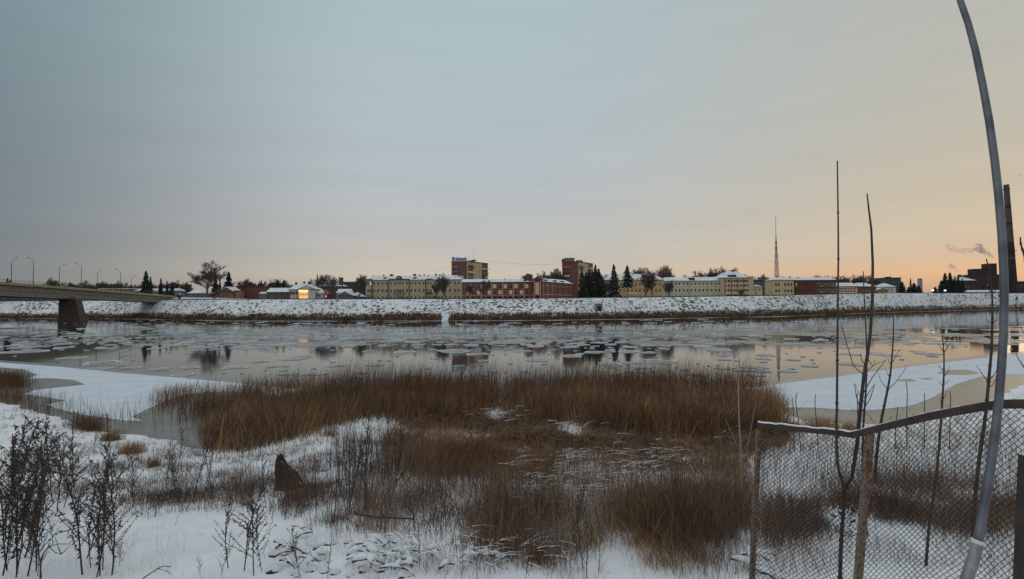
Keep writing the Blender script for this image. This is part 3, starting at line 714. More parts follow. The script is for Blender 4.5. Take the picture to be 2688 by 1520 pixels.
# --- red brick tower blocks
def tower(name, label, xa, xb, xc, xd, yT, D, sign=False):
    """left face xa-xb brick, right side receding: tan part xb-xc, brick part xc-xd"""
    A = Bld(name, label, 'apartment block', xa, xb, yT, 786, D, .5, BRK)
    yr = [(696+11.3*i, 701.5+11.3*i) for i in range(8)]
    for i, (y0, y1) in enumerate(yr):
        A.win(A.lx(xa+.26*(xb-xa)), y0+1, y1+2, 4.2, style='cross'); A.win(A.lx(xa+.62*(xb-xa)), y0, y1, 1.5)
    A.done()
    W1, H = A.W, A.H
    # side wing turned to the right, runs away from the river
    rv = at(xd, 786, D*1.06)-A.A; c_, s_ = math.cos(-A.rz), math.sin(-A.rz)
    ex = rv[0]*c_-rv[1]*s_; ey = rv[0]*s_+rv[1]*c_
    L2 = math.hypot(ex-W1, ey); an = math.atan2(ey, ex-W1); sp = (xc-xb)/(xd-xb)*L2
    sd2 = MB(); grid = []
    holes = []
    for (y0, y1) in yr:
        z0, z1 = A.lz(y1), A.lz(y0)
        for q in (.44, .62): holes.append((L2*q*.93, L2*q*.93+1.1, z0, z1))
    tanw = MB(); grid_wall(tanw, sp, H-.2, .5, [h for h in holes if h[1] < sp-.2]); o = tanw.obj('side_wall', TAN, A.root, (W1+.003, 0, 0), an)
    for h in holes:
        if h[1] < sp-.2:
            f = link('window', win_mesh(h[1]-h[0], h[3]-h[2], 'cross', WFR), o, (h[0], .13, h[2]))
    brk = MB().box(sp+.003, L2, 0, .5, -2.5, H+.1).obj('end_wall', BRK, A.root, (W1+.003, 0, 0), an)
    # balconies
    for i, (y0, y1) in enumerate(yr):
        z = A.lz(y1+2.6)
        x0, x1 = A.lx(xa+.08*(xb-xa)), A.lx(xa+.45*(xb-xa))
        MB().box(x0, x1, -1.1, -.003, z, z+1.15).obj('balcony', (GRY, CONC, DGR, WHT)[(i*7+len(name)) % 4] if sign else (CONC, DGR, WHT, GRY)[i % 4], A.root)
        for (q0, q1) in ((.05, .30), (.70, .80)):
            MB().box(L2*q0, L2*q1, -1.0, -.003, z, z+1.1).obj('balcony', (DGR, WHT, CONC)[(i+int(q0*10)) % 3], A.root, (W1+.003, 0, 0), an)
            MB().box(L2*q0+.1, L2*q1-.1, -.04, -.003, z+1.1, z+2.5).obj('balcony_opening', GLASS, A.root, (W1+.003, 0, 0), an)
        MB().box(L2*.84, L2*.985, -.9, -.003, z, z+1.1).obj('balcony', (WHT, CONC, CRM)[i % 3], A.root, (W1+.003, 0, 0), an)
        MB().box(L2*.85, L2*.975, -.04, -.003, z+1.15, z+2.5).obj('balcony_opening', GLASS, A.root, (W1+.003, 0, 0), an)
    # body + roof slab
    MB().hull([(.05, .5, -2.5), (W1-.05, .52, -2.5), (ex-.1, ey+.05, -2.5), (ex-W1-.05, ey, -2.5)], [(.05, .5, H-.05), (W1-.05, .52, H-.05), (ex-.1, ey+.05, H-.05), (ex-W1-.05, ey, H-.05)]).obj('core', BRKD, A.root)
    rf = MB().hull([(-.15, -.15, H+.104), (W1+.1, -.2, H+.104), (ex+.2, ey, H+.104), (ex-W1, ey+.3, H+.104)], [(-.15, -.15, H+.6), (W1+.1, -.2, H+.6), (ex+.2, ey, H+.6), (ex-W1, ey+.3, H+.6)]).obj('roof', SALM if sign else BRKD, A.root)
    MB().box(-.2, W1+.1, -.25, -.155, H-.35, H+.1).obj('parapet', SALM if sign else BRKD, A.root)
    if sign:
        z = H+.604; x0 = .3
        sg = MB().box(x0, 11.2, .4, .6, z+.1, z+2.4).obj('roof_sign', WSIGN, A.root)
        st = MB()
        for k in range(5):
            a = 2*math.pi*k/5+math.pi/2; st.hull([(1.3+1.15*math.cos(a+.5), .28, z+2+1.0*math.sin(a+.5)), (1.3+1.35*math.cos(a), .28, z+2+1.3*math.sin(a)), (1.3+1.15*math.cos(a-.5), .28, z+2+1.0*math.sin(a-.5)), (1.3, .28, z+2)],
                   [(1.3+1.15*math.cos(a+.5), .36, z+2+1.0*math.sin(a+.5)), (1.3+1.35*math.cos(a), .36, z+2+1.3*math.sin(a)), (1.3+1.15*math.cos(a-.5), .36, z+2+1.0*math.sin(a-.5)), (1.3, .36, z+2)])
        st.obj('sign_emblem', BLUE, sg); MB().box(.9, 1.7, .28, .36, z+.2, z+1.0).obj('sign_emblem_base', BLUE, sg)
        xx = 3.4
        for k, (w_, h_) in enumerate(((1.1, 2.6), (.9, 1.9), (.95, 2.3), (.9, 1.9), (.9, 1.9), (.5, 2.5), (.9, 1.9))):
            q = MB().box(xx, xx+w_*.3, .24, .38, z+.5, z+.5+h_).box(xx+w_*.32, xx+w_, .24, .38, z+.5, z+.9).box(xx+w_*.7, xx+w_, .24, .38, z+.92, z+.5+h_*.8)
            q.obj('sign_stroke', BLUE, sg); xx += w_+.22
        tb = Tubes(); tb.add((16, 4, H), (16, 4, H+11.5), .10, .05)
        for (x_, h_) in ((9.8, 4.6), (11.8, 4.2), (12.9, 6.3), (18.5, 3)): tb.add((x_, 3, H), (x_, 3, H+h_), .10 if h_ == 4.6 else .05)
        link('antenna', tb.mesh('antenna', DARK), rf)
        MB().box(14.2, 17.5, 3, 6, H+.61, H+1.7).obj('roof_hut', DGR, rf); MB().box(11.9, 14, 1.5, 4, H+.61, H+1.2).obj('vent_box', WHT, rf)
    else:
        MB().box(2.2, 9.5, 2.5, 8, H+.61, H+3.0).obj('roof_hut', CONC, rf); MB().box(2.0, 9.7, 2.3, 8.2, H+3.004, H+3.3).obj('roof_hut_lid', DARK, rf)
        MB().box(0.2, 2.0, 2.5, 6, H+.61, H+2.6).obj('lift_house', BRKD, rf); MB().box(11, 15.5, 2.5, 6, H+.61, H+1.6).obj('vent_box', CONC, rf)
        tb = Tubes(); tb.add((6.5, 4, H+3), (6.5, 4, H+6.4), .07); link('antenna', tb.mesh('antenna', DARK), rf)
    return A
T1 = tower('brick_tower_block', 'red brick tower block with blue rooftop sign and tall mast', 1185.5, 1226, 1265, 1281, 687, 374, True)
T2 = tower('brick_tower_block', 'darker brick tower block with pale rooftop hut, behind the conifers', 1476.5, 1519, 1545, 1557.5, 688, 378, False)

# --- long red brick building, corner tower and receding wing
b = Bld('red_brick_hall', 'long two-storey red brick building with windows coloured as orange sunrise reflections and low snow roof', 'building', 1213, 1401, 742, 784.5, 300, 13, BRK)
pk = [WFRP, WFR, WFRP, WFR, WFRP, WFRP, WFRP, WFR, WFRP, WFR, WFRP, WFRP]
for i in range(12):
    px = 1228.2+14.04*i
    for j, (y0, y1) in enumerate(((746.5, 757.6), (762.2, 773.2))):
        lit = (i, j) in ((2, 1), (4, 1), (5, 0), (5, 1), (6, 0), (6, 1), (8, 0), (8, 1), (10, 0), (10, 1), (11, 0), (7, 0), (11, 1), (0, 1), (9, 0))
        b.win(b.lx(px), y0, y1, 1.9, pane=GLOWD if lit and (i+j) % 2 else GLASS, frame=pk[i] if lit else WFR)  # warm emission and peach frames stand in for sunrise reflected in the glass
    b.win(b.lx(px), 779.5, 783.8, 1.6, style='plain', frame=BRKD)
b.done(); b.roof('gable', 731.5)
for i in range(13): b.pilaster(1235.2+14.04*i-14.04, .34, CRM if i % 2 else SALM)  # cream and salmon strips also carry the painted orange reflection
b.band(760, .8, .1, BRKD); b.band(776, .8, .1, CRM)
for c_ in (1390, 1395): 
    xx = b.lx(c_); MB().box(xx-.3, xx+.3, .3, .9, b.H+.3, b.H+1.2).obj('roof_vent', DARK, b.rf)
MB().box(b.lx(1324), b.lx(1326), 5, 6, b.H+1.4, b.H+2.8).obj('chimney', BRKD, b.rf)
b = Bld('brick_corner_tower', 'brick corner tower with two tall bright glazed strips, between hall and side wing', 'building', 1401.6, 1424, 735, 784.8, 297, 9, BRK)
for c_ in (1407.8, 1412.9): b.win(b.lx(c_), 741, 773, 1.05, pane=GLOWD, frame=CRM, style='cross')
b.win(b.lx(1410), 776.5, 783.5, 2.2, style='plain', frame=DARK)
b.done(); b.roof('front', 723.5, over=.5)
b.pilaster(1402.6, .3, CRM); b.pilaster(1418.5, .3, CRM)
b.chimney(1382.5, 722, 732, 1.5, 1.2, 5, BRKD) if False else None
xx = b.lx(1397.5); MB().box(xx-4.2-.8, xx-4.2+.8, 4, 5.4, b.H-1, b.H+2.8).obj('chimney', BRKD, b.rf)
b = Bld('arched_brick_wing', 'brick side wing with tall arched windows under snow roof, left of the darker tower', 'building', 1424.4, 1503, 740, 785, 298, 11, BRK, D2=338)
for i, c_ in enumerate([1430.5, 1436, 1441.2, 1445.5, 1450, 1454.4, 1461, 1466, 1470.8, 1476, 1480.6, 1485, 1489.4, 1495.4, 1499.6]):
    b.win(b.lx(c_), 750.5, 766.5, .78, frame=WFRP, style='plain'); b.arch.append(c_)
    b.win(b.lx(c_), 776.5, 782.5, .8, style='plain', frame=CRM)
b.done(); b.roof('gable', 727)
for c_ in b.arch:
    x_ = b.lx(c_); n_ = 8; po = [(x_+.62*math.cos(math.pi*i/n_), -.12, b.lz(750.5)+.55*math.sin(math.pi*i/n_)) for i in range(n_+1)]; pi_ = [(x_+.40*math.cos(math.pi*i/n_), -.12, b.lz(750.5)+.33*math.sin(math.pi*i/n_)) for i in range(n_+1)]
    m_ = MB()
    for i in range(n_):
        q = [po[i], po[i+1], pi_[i+1], pi_[i]]; m_.hull([(p[0], -.14, p[2]) for p in q], [(p[0], -.003, p[2]) for p in q])
    m_.obj('window_arch', CRM, b.root)
b.band(772.8, 1.2, .15, CRM); b.band(768.5, .7, .12, SALM)
for c_ in (1426, 1437.5, 1450.3, 1463.5, 1477, 1493, 1502): b.pilaster(c_, .3, CRM if c_ in (1437.5, 1450.3, 1426) else DARK)
for (c_, y0) in ((1407, 722.5), (1415, 722.5), (1434, 724), (1446, 725.5), (1457.5, 727)):
    xx = b.lx(c_); MB().box(xx-.9, xx+.9, 4.5, 5.8, b.H+.6, b.H+4.6-(c_-1407)*.03).obj('chimney', BRKD, b.rf)
for c_ in (1436, 1461, 1480):
    xx = b.lx(c_); MB().box(xx-1.8, xx+1.8, .6, 3, b.H+.5, b.H+1.6).obj('dormer', DARK, b.rf)

# --- ochre building behind the conifers
b = Bld('ochre_institution', 'ochre three-storey building with steep snowy roof behind bare trees and a string of lights', 'building', 1578, 1742, 736, 783, 316, 14, YEL2)
cs = [1588, 1597, 1608, 1619, 1629, 1639, 1649, 1659.5, 1670, 1680, 1691, 1701.5, 1711, 1722, 1732]
b.rows([(744, 750.8), (758.8, 767.2), (776.2, 779.6)], cs, 1.1, frame=CRM)
b.done(); b.roof('hip', 717.5, inset=6)
b.band(755, .8, .1, CRM); b.band(773, .8, .12, CRM)
for (c_, y0) in ((1669.5, 716.5), (1688, 715), (1715, 717), (1722, 717.5)): b.chimney(c_, y0, 724, 1.3)
for c_ in (1623, 1643, 1654, 1663, 1674, 1713, 1725): 
    xx = b.lx(c_); MB().box(xx-.5, xx+.5, .1, 1.5, b.H+.3, b.H+1.2).obj('dormer', DARK, b.rf)
MB().box(b.lx(1744)-.6, b.lx(1744)-.1, -.5, .003, -1, b.H-.2).obj('corner_pier', CRM, b.root)
lt = empty('light_string', at(1645, 768.4, 315), b.rz, 'string of small warm lights along the ochre building, left part of its front', 'string lights')
tb = Tubes(); tb.add((0, -.2, 0), (6.2, -.2, -.02), .03); link('cable', tb.mesh('cable', DARK), lt)
bm_ = MB().box(-.1, .1, -.1, .1, -.1, .1).mesh('bulb', LAMPY)
for i in range(9): link('bulb', bm_, lt, (.3+.7*i, -.25, -.15))

# --- pale green building
b = Bld('pale_green_building', 'long pale green three-storey building with plain snow roof', 'building', 1742.4, 1897, 738.5, 781, 318, 12, PALE)
cs = [1746.5, 1755, 1764.8, 1774.6, 1784, 1795.6, 1805.3, 1814.8, 1825.6, 1836.4, 1846.4, 1856.6, 1868.6, 1878.8, 1888]
b.rows([(742.6, 747.8), (759.2, 765.8), (776, 778)], cs, 1.05, frame=CRM, style='plain')
b.win(b.lx(1795.6)+2.2, 775.6, 780.6, 1.6, pane=LIT)
b.done(); b.roof('hip', 726.8, inset=3)
b.band(752.2, .6, .08, PALE); b.band(770, .8, .1, CRM)
for c_ in (1791, 1859.5): b.pilaster(c_, .25, CRM, name='downpipe')
xx = b.lx(1818.5); MB().box(xx-1.6, xx+1.6, .6, 3.2, b.H+.5, b.H+2.2).obj('dormer', DARK, b.rf)

# --- four storey tan building
b = Bld('tan_four_storey_building', 'tan four-storey building with tall hipped snow roof right of the pale green one', 'building', 1897.3, 1967, 730, 779.5, 314, 15, TAN)
for g in ((1906.5, 1912.8, 1917), (1923.6, 1929, 1933.8), (1939.5, 1945, 1950), (1955, 1959.6, 1964.2)):
    for k, c_ in enumerate(g):
        for j, (y0, y1) in enumerate(((734.4, 740.8), (747, 752.8), (759.3, 765.8))): b.win(b.lx(c_), y0, y1, 1.15 if k == 1 else .75, frame=CRM, style='plain', pane=GLASS)
    b.win(b.lx(g[1]), 773.2, 777.6, 2.9, style='plain', frame=BRKD, part='garage_door')
b.done(); rf = b.roof('hip', 709.5, inset=5.5)
for c_ in (1902.5, 1920, 1936.5, 1952.5): b.pilaster(c_, .35, BRKD, name='downpipe')
xx = b.lx(1924); MB().box(xx-2.4, xx+2.4, .3, 4, b.H+.5, b.H+2.0).obj('dormer', DARK, rf)
b.chimney(1913, 707.5, 711, 1.6); b.chimney(1938, 706.5, 711, 2.2)
s_ = Bld('tan_four_storey_annex', 'narrow cream ribbed annex at the right end of the tan four-storey building', 'building', 1967.4, 1979, 727.5, 779, 314, 14, CRM)
for c_ in (1969.6, 1973, 1976.5): s_.pilaster(c_, .3, TAN)
s_.done(); s_.roof('flat', 726); s_.chimney(1962.5+6, 719, 727, 1.2); s_.chimney(1974, 722, 727, 1.0)
b = Bld('lean_to_shed', 'small tan house with a sloping white roof right of the tan four-storey building', 'house', 1980, 2001.5, 753, 779.5, 318, 8, TAN)
b.win(b.lx(1994), 757, 763, .9); b.win(b.lx(1986), 768, 774, .9); b.done(); b.roof('hip', 747)
# --- long low dark building in the gap
b = Bld('dark_rear_block', 'dark rear block seen in the gap before the beige corner house', 'building', 1976, 2036, 735.5, 780, 372, 10, DGR)
b.rows([(741, 745), (752, 756), (763, 767)], [1985, 1993, 2001, 2009, 2017, 2025], 1.4); b.done(); b.roof('flat', 734)
# --- beige corner house and dark red row
b = Bld('beige_corner_house', 'beige two-storey corner house with hipped snow roof under the lattice mast', 'house', 2032, 2084.2, 736, 776.5, 332, 12, wallm('beige_plaster', (.44, .34, .18)))
b.rows([(743.8, 751), (760, 767.4)], [2037.5, 2045, 2061.5, 2069.5, 2078], 1.25, frame=CRM, style='plain'); b.done(); b.roof('hip', 723.5, inset=7)
b.band(757, .8, .1, CRM); b.band(771, .8, .12, CRM)
for c_ in (2034, 2041, 2082): b.pilaster(c_, .4, CRM)
b.chimney(2055, 723, 728, 2.0); b.chimney(2068, 725, 728, 1.6)
b = Bld('dark_brick_row', 'long dark red brick two-storey row with white framed windows and balconies at its right half', 'building', 2084.5, 2195, 736.5, 777, 334, 12, BRKD)
for j, (y0, y1) in enumerate(((742.5, 750.6), (758.3, 766.5))):
    for i, c_ in enumerate([2091.5, 2098, 2105.5, 2113, 2119.5, 2126, 2133]): b.win(b.lx(c_), y0, y1, 1.0, frame=SALM, style='plain', pane=GLOWD if (i, j) == (0, 0) else None)
    for i, c_ in enumerate([2148, 2155.4, 2163, 2170, 2177.5, 2184.5, 2190.5]):
        b.win(b.lx(c_), y0, y1, 1.05, frame=WHT)
    for c_ in (2155.4, 2184.5): 
        x_ = b.lx(c_); MB().box(x_-1.1, x_+1.1, -.9, -.003, b.lz(y1+3), b.lz(y1-1)).obj('balcony', CONC, b.root)
b.done(); b.roof('gable', 727); b.chimney(2078+9, 724.5, 730, .9); b.chimney(2108, 726.5, 730, 1.6)
b = Bld('low_tan_hall', 'low tan hall with broad snow roof, behind the tallest sapling', 'building', 2196, 2251, 752.5, 776, 336, 12, TAN)
b.rows([(757, 760), (763, 766)], [2206+7.5*i for i in range(6)], 1.5, frame=CRM, style='plain'); b.done(); b.roof('gable', 741.5)
b = Bld('low_red_house', 'low dark red brick house with a row of white windows, behind the second tall sapling', 'building', 2251.4, 2300.5, 753, 775, 336, 12, BRK)
b.rows([(761.5, 766.3)], [2265, 2269.8, 2275, 2280.3, 2286, 2291, 2296], .8, frame=WHT); b.done(); b.roof('hip', 741.5, inset=4)
b = Bld('small_gabled_hut', 'small yellow-brown hut with one warm light right of the low red house', 'hut', 2300.8, 2331, 764, 774.5, 338, 7, YEL2)
b.win(b.lx(2316), 768.5, 772.6, 1.4, pane=GLOWD, style='plain'); b.done(); b.roof('front', 755)
b = Bld('white_cottage', 'white cottage with snowy roof in front of the dark grey block', 'house', 2314, 2352, 754, 774, 352, 9, WHT)
b.rows([(759, 765)], [2322, 2332, 2342], 1.0); b.done(); b.roof('hip', 743)
b = Bld('dark_grey_block', 'dark grey apartment block against the orange sky, right of the white cottage', 'building', 2326, 2366, 730.5, 775, 420, 14, DGR)
b.rows([(736+9*i, 740+9*i) for i in range(4)], [2333, 2341, 2349, 2357], 1.3, frame=GRY); b.done(); b.roof('flat', 728.5, DARK); b.chimney(2347, 725.5, 730, 4.4); b.chimney(2354, 724.5, 730, .6); b.chimney(2327, 735, 735, 1.)

# --- buildings on the left
def simple(name, label, cat, x0, x1, yE, yB, D, dep, wall, rows, cols, w, rk, yR, **k):
    b = Bld(name, label, cat, x0, x1, yE, yB, D, dep, wall)
    b.rows(rows, cols, w, **{a: c for a, c in k.items() if a in ('frame', 'pane', 'style')}); b.done(); b.roof(rk, yR, k.get('rm')); return b
simple('low_grey_cottage', 'low grey cottage with wide snow roof left of the big bare tree', 'cottage', 490, 540, 771, 779, 318, 9, GRY, [(773, 776.5)], [500, 512, 524], 1.2, 'hip', 760.5)
simple('orange_fence_wall', 'low dull orange lean-to under the big bare tree', 'shed', 541, 575, 771.5, 779, 316, 5, SALM, [], [], 1, 'gable', 767.5)
b = simple('salmon_gable_house', 'salmon red gabled house right of the big bare tree', 'house', 574, 612, 767, 780.5, 308, 10, SALM, [(771, 776)], [582, 604], .8, 'front', 752.5); b.chimney(574.5, 755, 764, .9); b.chimney(564+14, 756, 764, .6)
simple('salmon_annex', 'salmon flat-topped annex joined right of the salmon gabled house', 'annex', 612.3, 622.5, 764, 780.5, 309, 8, SALM, [], [], 1, 'flat', 763, rm=SALM)
b = simple('dark_brick_workshop', 'dark flat-roofed workshop with red brick right half', 'building', 621, 679, 752.5, 782.5, 322, 12, BRW, [(768, 775)], [632, 642, 652], 1.6, 'flat', 751, rm=DARK)
MB().box(b.lx(648), b.W, -.15, -.003, -1, b.H-.1).obj('brick_front', BRK, b.root)
simple('snowy_shed', 'tiny shed with snowy roof between dark workshop and long brick building', 'shed', 681, 698, 772, 783, 316, 6, CONC, [(775, 780)], [686, 692], 1.0, 'gable', 766)
b = Bld('long_low_brick_house', 'long low brown brick house with nine tall narrow windows and snow roof', 'building', 699.5, 759, 768, 784.5, 305, 11, BRW)
b.rows([(772.5, 782.5)], [704.5+6.1*i for i in range(9)], .75, frame=WFR, style='plain'); b.done(); b.roof('gable', 755)
b = Bld('pink_fronted_house', 'small pink and white house joined to the lit white gable house', 'house', 759.2, 782.5, 761, 785, 303, 12, PNK)
b.rows([(766, 774)], [763.5, 768.5, 772.5, 778], .8, frame=DARK, style='plain'); b.done(); b.roof('gable', 750)
b.pilaster(760.3, .3, BRKD); b.pilaster(781.6, .3, BRKD)
b = Bld('lit_gable_house', 'white gabled house with bright yellow floodlight put on its front as glow', 'house', 783.2, 827, 761, 785.5, 302, 12, WHT)
b.done(); b.roof('front', 747.5)
x0, x1 = b.lx(785), b.lx(808.5)
sf = MB().box(x0, x1, -.12, -.003, b.lz(784), b.lz(762)).obj('floodlit_front', mat('floodlit_glow', (.8, .5, .2), .5, col2=(.5, .3, .1), scale=1.5, emit=(1, .56, .20), estr=.7), b.root)  # emission stands in for floodlight falling on the white gable wall
MB().box(x0, x1, -.9, -.123, b.lz(764.6), b.lz(761.5)).obj('lit_awning', mat('lit_awning', (1, .9, .4), .5, emit=(1, .78, .34), estr=1.3), b.root)  # glows as the brightest part of the same painted floodlight
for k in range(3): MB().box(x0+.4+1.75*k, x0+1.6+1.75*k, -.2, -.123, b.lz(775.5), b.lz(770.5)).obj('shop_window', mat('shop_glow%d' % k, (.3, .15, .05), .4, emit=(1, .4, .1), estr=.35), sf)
b2 = Bld('white_side_house', 'small white house with two dark windows right of the lit gable house', 'house', 827.4, 847, 771, 785, 304, 9, WHT); b2.rows([(774.5, 779)], [832, 838.5], .9, frame=DARK, style='plain'); b2.done(); b2.roof('gable', 760)
simple('grey_gable_house', 'grey gabled house with snow roof behind the black lamp post', 'house', 886, 924, 777.5, 787.5, 300, 10, GRY, [], [], 1, 'front', 764)
simple('snow_roof_shed', 'low shed with wide snow roof between grey gabled house and yellow building', 'shed', 915, 950, 780, 787.5, 312, 9, DGR, [], [], 1, 'hip', 766)
simple('low_white_roof', 'low snow-roofed store behind the grey gabled house', 'store', 884, 916, 770, 786, 325, 9, PNK, [], [], 1, 'gable', 758)
b = simple('long_grey_rear_building', 'long dark grey rear building with snowy roof left of the yellow building', 'building', 893, 962, 741.5, 786, 390, 14, DGR, [(748, 752), (758, 762)], [905, 915, 925, 935, 945, 955], 1.4, 'flat', 739, frame=GRY)
b = simple('turreted_rear_house', 'snow-roofed rear house with a small dark turret and spire', 'house', 805, 898, 752.5, 786, 372, 13, BRW, [(757, 761)], [815, 825, 835, 870, 880], 1.3, 'hip', 738, frame=GRY)
xx = b.lx(892.5); MB().box(xx-1.2, xx+1.2, 1, 3.4, b.H-2, b.lz(730.5)).obj('turret', DGR, b.root); MB().box(xx-1.4, xx+1.4, .8, 3.6, b.lz(730.5)+.004, b.lz(729)).obj('turret_cap', DARK, b.root)
tb = Tubes(); tb.add((xx, 2.2, b.lz(729)), (xx, 2.2, b.lz(717)), .15, .03); link('spire', tb.mesh('spire', DARK), b.root)
b = simple('snowy_rear_roof', 'rear house with big snowy roof and chimneys above the long low brick house', 'house', 765, 806, 754, 784, 350, 12, PNK, [], [], 1, 'hip', 740)
b.chimney(768, 740, 748, 1.3); b.chimney(789, 738, 744, 1.5); b.chimney(804, 738, 744, 2.2)
simple('brown_kiosk', 'low brown shed with flat top between the spreading bare tree and the black lamp post', 'shed', 850, 869, 775.5, 785.5, 298, 5, BRW, [], [], 1, 'flat', 774.5, rm=DARK)
b = simple('orange_depot', 'long orange-red depot with white roof just above the bridge end', 'building', 258, 356, 760, 783, 420, 14, SALM, [], [], 1, 'flat', 757.5, rm=SNOWR)
b = simple('snow_roof_depot', 'pale depot with snow roof and a small tan gable right of the bridge end', 'building', 352, 455, 765, 780, 345, 14, GRY, [], [], 1, 'gable', 757)
simple('tan_gable_house', 'small tan gable in front of the snow-roofed depot', 'house', 386, 417, 767.5, 780, 340, 6, TAN, [], [], 1, 'front', 759.5)
simple('dark_fence_building', 'long dark plank-fronted building low under the bridge at the left edge', 'building', -40, 140, 775, 789, 322, 8, DGR, [(778, 784)], [10, 68, 104], .9, 'flat', 774, frame=CRM, rm=DARK)

# --- factory by the chimney
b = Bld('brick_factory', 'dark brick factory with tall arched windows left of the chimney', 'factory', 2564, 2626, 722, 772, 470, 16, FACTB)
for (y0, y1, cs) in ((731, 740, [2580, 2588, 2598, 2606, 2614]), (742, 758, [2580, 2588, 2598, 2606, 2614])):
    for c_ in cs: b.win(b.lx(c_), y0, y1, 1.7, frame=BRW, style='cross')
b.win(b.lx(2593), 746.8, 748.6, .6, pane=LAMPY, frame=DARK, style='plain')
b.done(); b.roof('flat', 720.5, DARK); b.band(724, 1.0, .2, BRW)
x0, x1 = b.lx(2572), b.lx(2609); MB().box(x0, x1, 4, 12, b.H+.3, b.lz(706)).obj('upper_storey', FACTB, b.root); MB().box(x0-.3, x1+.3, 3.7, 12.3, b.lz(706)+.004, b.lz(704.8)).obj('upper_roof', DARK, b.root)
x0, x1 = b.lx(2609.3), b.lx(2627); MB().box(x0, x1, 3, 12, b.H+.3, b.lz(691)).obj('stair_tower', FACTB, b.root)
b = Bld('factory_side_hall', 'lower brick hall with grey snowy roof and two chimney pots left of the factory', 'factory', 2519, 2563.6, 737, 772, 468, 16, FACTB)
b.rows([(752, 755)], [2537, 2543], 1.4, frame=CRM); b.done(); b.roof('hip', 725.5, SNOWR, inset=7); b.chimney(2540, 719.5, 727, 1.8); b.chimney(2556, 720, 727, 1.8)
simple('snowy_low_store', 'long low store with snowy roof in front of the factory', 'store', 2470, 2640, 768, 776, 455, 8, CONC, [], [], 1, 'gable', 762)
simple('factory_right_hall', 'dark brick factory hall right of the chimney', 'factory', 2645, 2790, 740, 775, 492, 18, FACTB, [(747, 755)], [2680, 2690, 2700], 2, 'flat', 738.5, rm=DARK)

ch = empty('factory_chimney', at(2662, 775, 480), 0, 'very tall dark brick factory chimney with ring platforms', 'chimney')
def ring(z, r_, h_, m_, n=16, name='platform'):
    q = [(r_*math.cos(2*math.pi*i/n), r_*math.sin(2*math.pi*i/n)) for i in range(n)]
    return MB().hull([(a, c_, z) for a, c_ in q], [(a, c_, z+h_) for a, c_ in q]).obj(name, m_, ch)
sc = 480/F; Hc = (775-483)*sc
n_ = 20
lean = (at(2646, 483, 480)-at(2662, 775, 480))
def chm(z0, z1, name, m_, ex=0):
    r = lambda z: (5.6-(5.6-7.2*sc/1.0*.95)*1)*0+ (3.1-1.0*z/Hc)+ex
    f = lambda z: (lean[0]*0*z/Hc, 0)
    q0 = [(r(z0)*math.cos(2*math.pi*i/n_), r(z0)*math.sin(2*math.pi*i/n_), z0) for i in range(n_)]
    q1 = [(r(z1)*math.cos(2*math.pi*i/n_), r(z1)*math.sin(2*math.pi*i/n_), z1) for i in range(n_)]
    return MB().hull(q0, q1).obj(name, m_, ch)
bands = [-2, 34, 36, 50, 66, 68.5, 82, 85, Hc]
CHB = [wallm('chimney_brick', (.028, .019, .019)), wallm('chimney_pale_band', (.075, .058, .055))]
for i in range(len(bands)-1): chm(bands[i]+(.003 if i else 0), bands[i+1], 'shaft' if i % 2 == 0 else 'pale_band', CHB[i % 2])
ring(Hc-4.5, 2.7, .5, DARK); ring(41, 3.9, .5, DARK)
tb = Tubes()
for i in range(12):
    a = 2*math.pi*i/12; tb.add((3.8*math.cos(a), 3.8*math.sin(a), 41.5), (3.8*math.cos(a), 3.8*math.sin(a), 44.5 if i % 3 == 0 else 42.7), .09)
link('antenna_ring', tb.mesh('antenna_ring', DARK), ch)
ch.rotation_euler = (0, -R(2.2), 0)

# --- lattice mast
mt = empty('lattice_mast', at(2040, 776, 420), 0, 'tall lattice radio mast rising behind the beige corner house', 'radio mast')
tb = Tubes(); sc = 420/F; Hm = (776-567.6)*sc; tiers = 26
def mw(z): return max(.18, 2.6*(1-z/(Hm*.78))) if z < Hm*.70 else .20
zz = [Hm*.72*i/tiers for i in range(tiers+1)]
for i in range(tiers):
    w0, w1 = mw(zz[i]), mw(zz[i+1])
    for k in range(4):
        a0, a1 = math.pi/4+k*math.pi/2, math.pi/4+(k+1)*math.pi/2
        p = lambda w_, a, z: (w_*math.cos(a), w_*math.sin(a), z)
        tb.add(p(w0, a0, zz[i]), p(w1, a0, zz[i+1]), .12); tb.add(p(w0, a0, zz[i]), p(w0, a1, zz[i]), .08); tb.add(p(w0, a0, zz[i]), p(w1, a1, zz[i+1]), .06); tb.add(p(w0, a1, zz[i]), p(w1, a0, zz[i+1]), .06)
link('lattice', tb.mesh('lattice', DARK), mt)
tb = Tubes(); tb.add((0, 0, Hm*.72), (0, 0, Hm), .24, .12); tb.add((-.9, 0, Hm-.2), (.9, 0, Hm-.2), .1)
for z in (.42, .5, .60, .67, .74): 
    for s_ in (-1, 1): tb.add((s_*mw(Hm*z), 0, Hm*z), (s_*(mw(Hm*z)+.7), 0, Hm*z), .3, .3)
link('antennas', tb.mesh('antennas', DARK), mt)['kind'] = 'stuff'

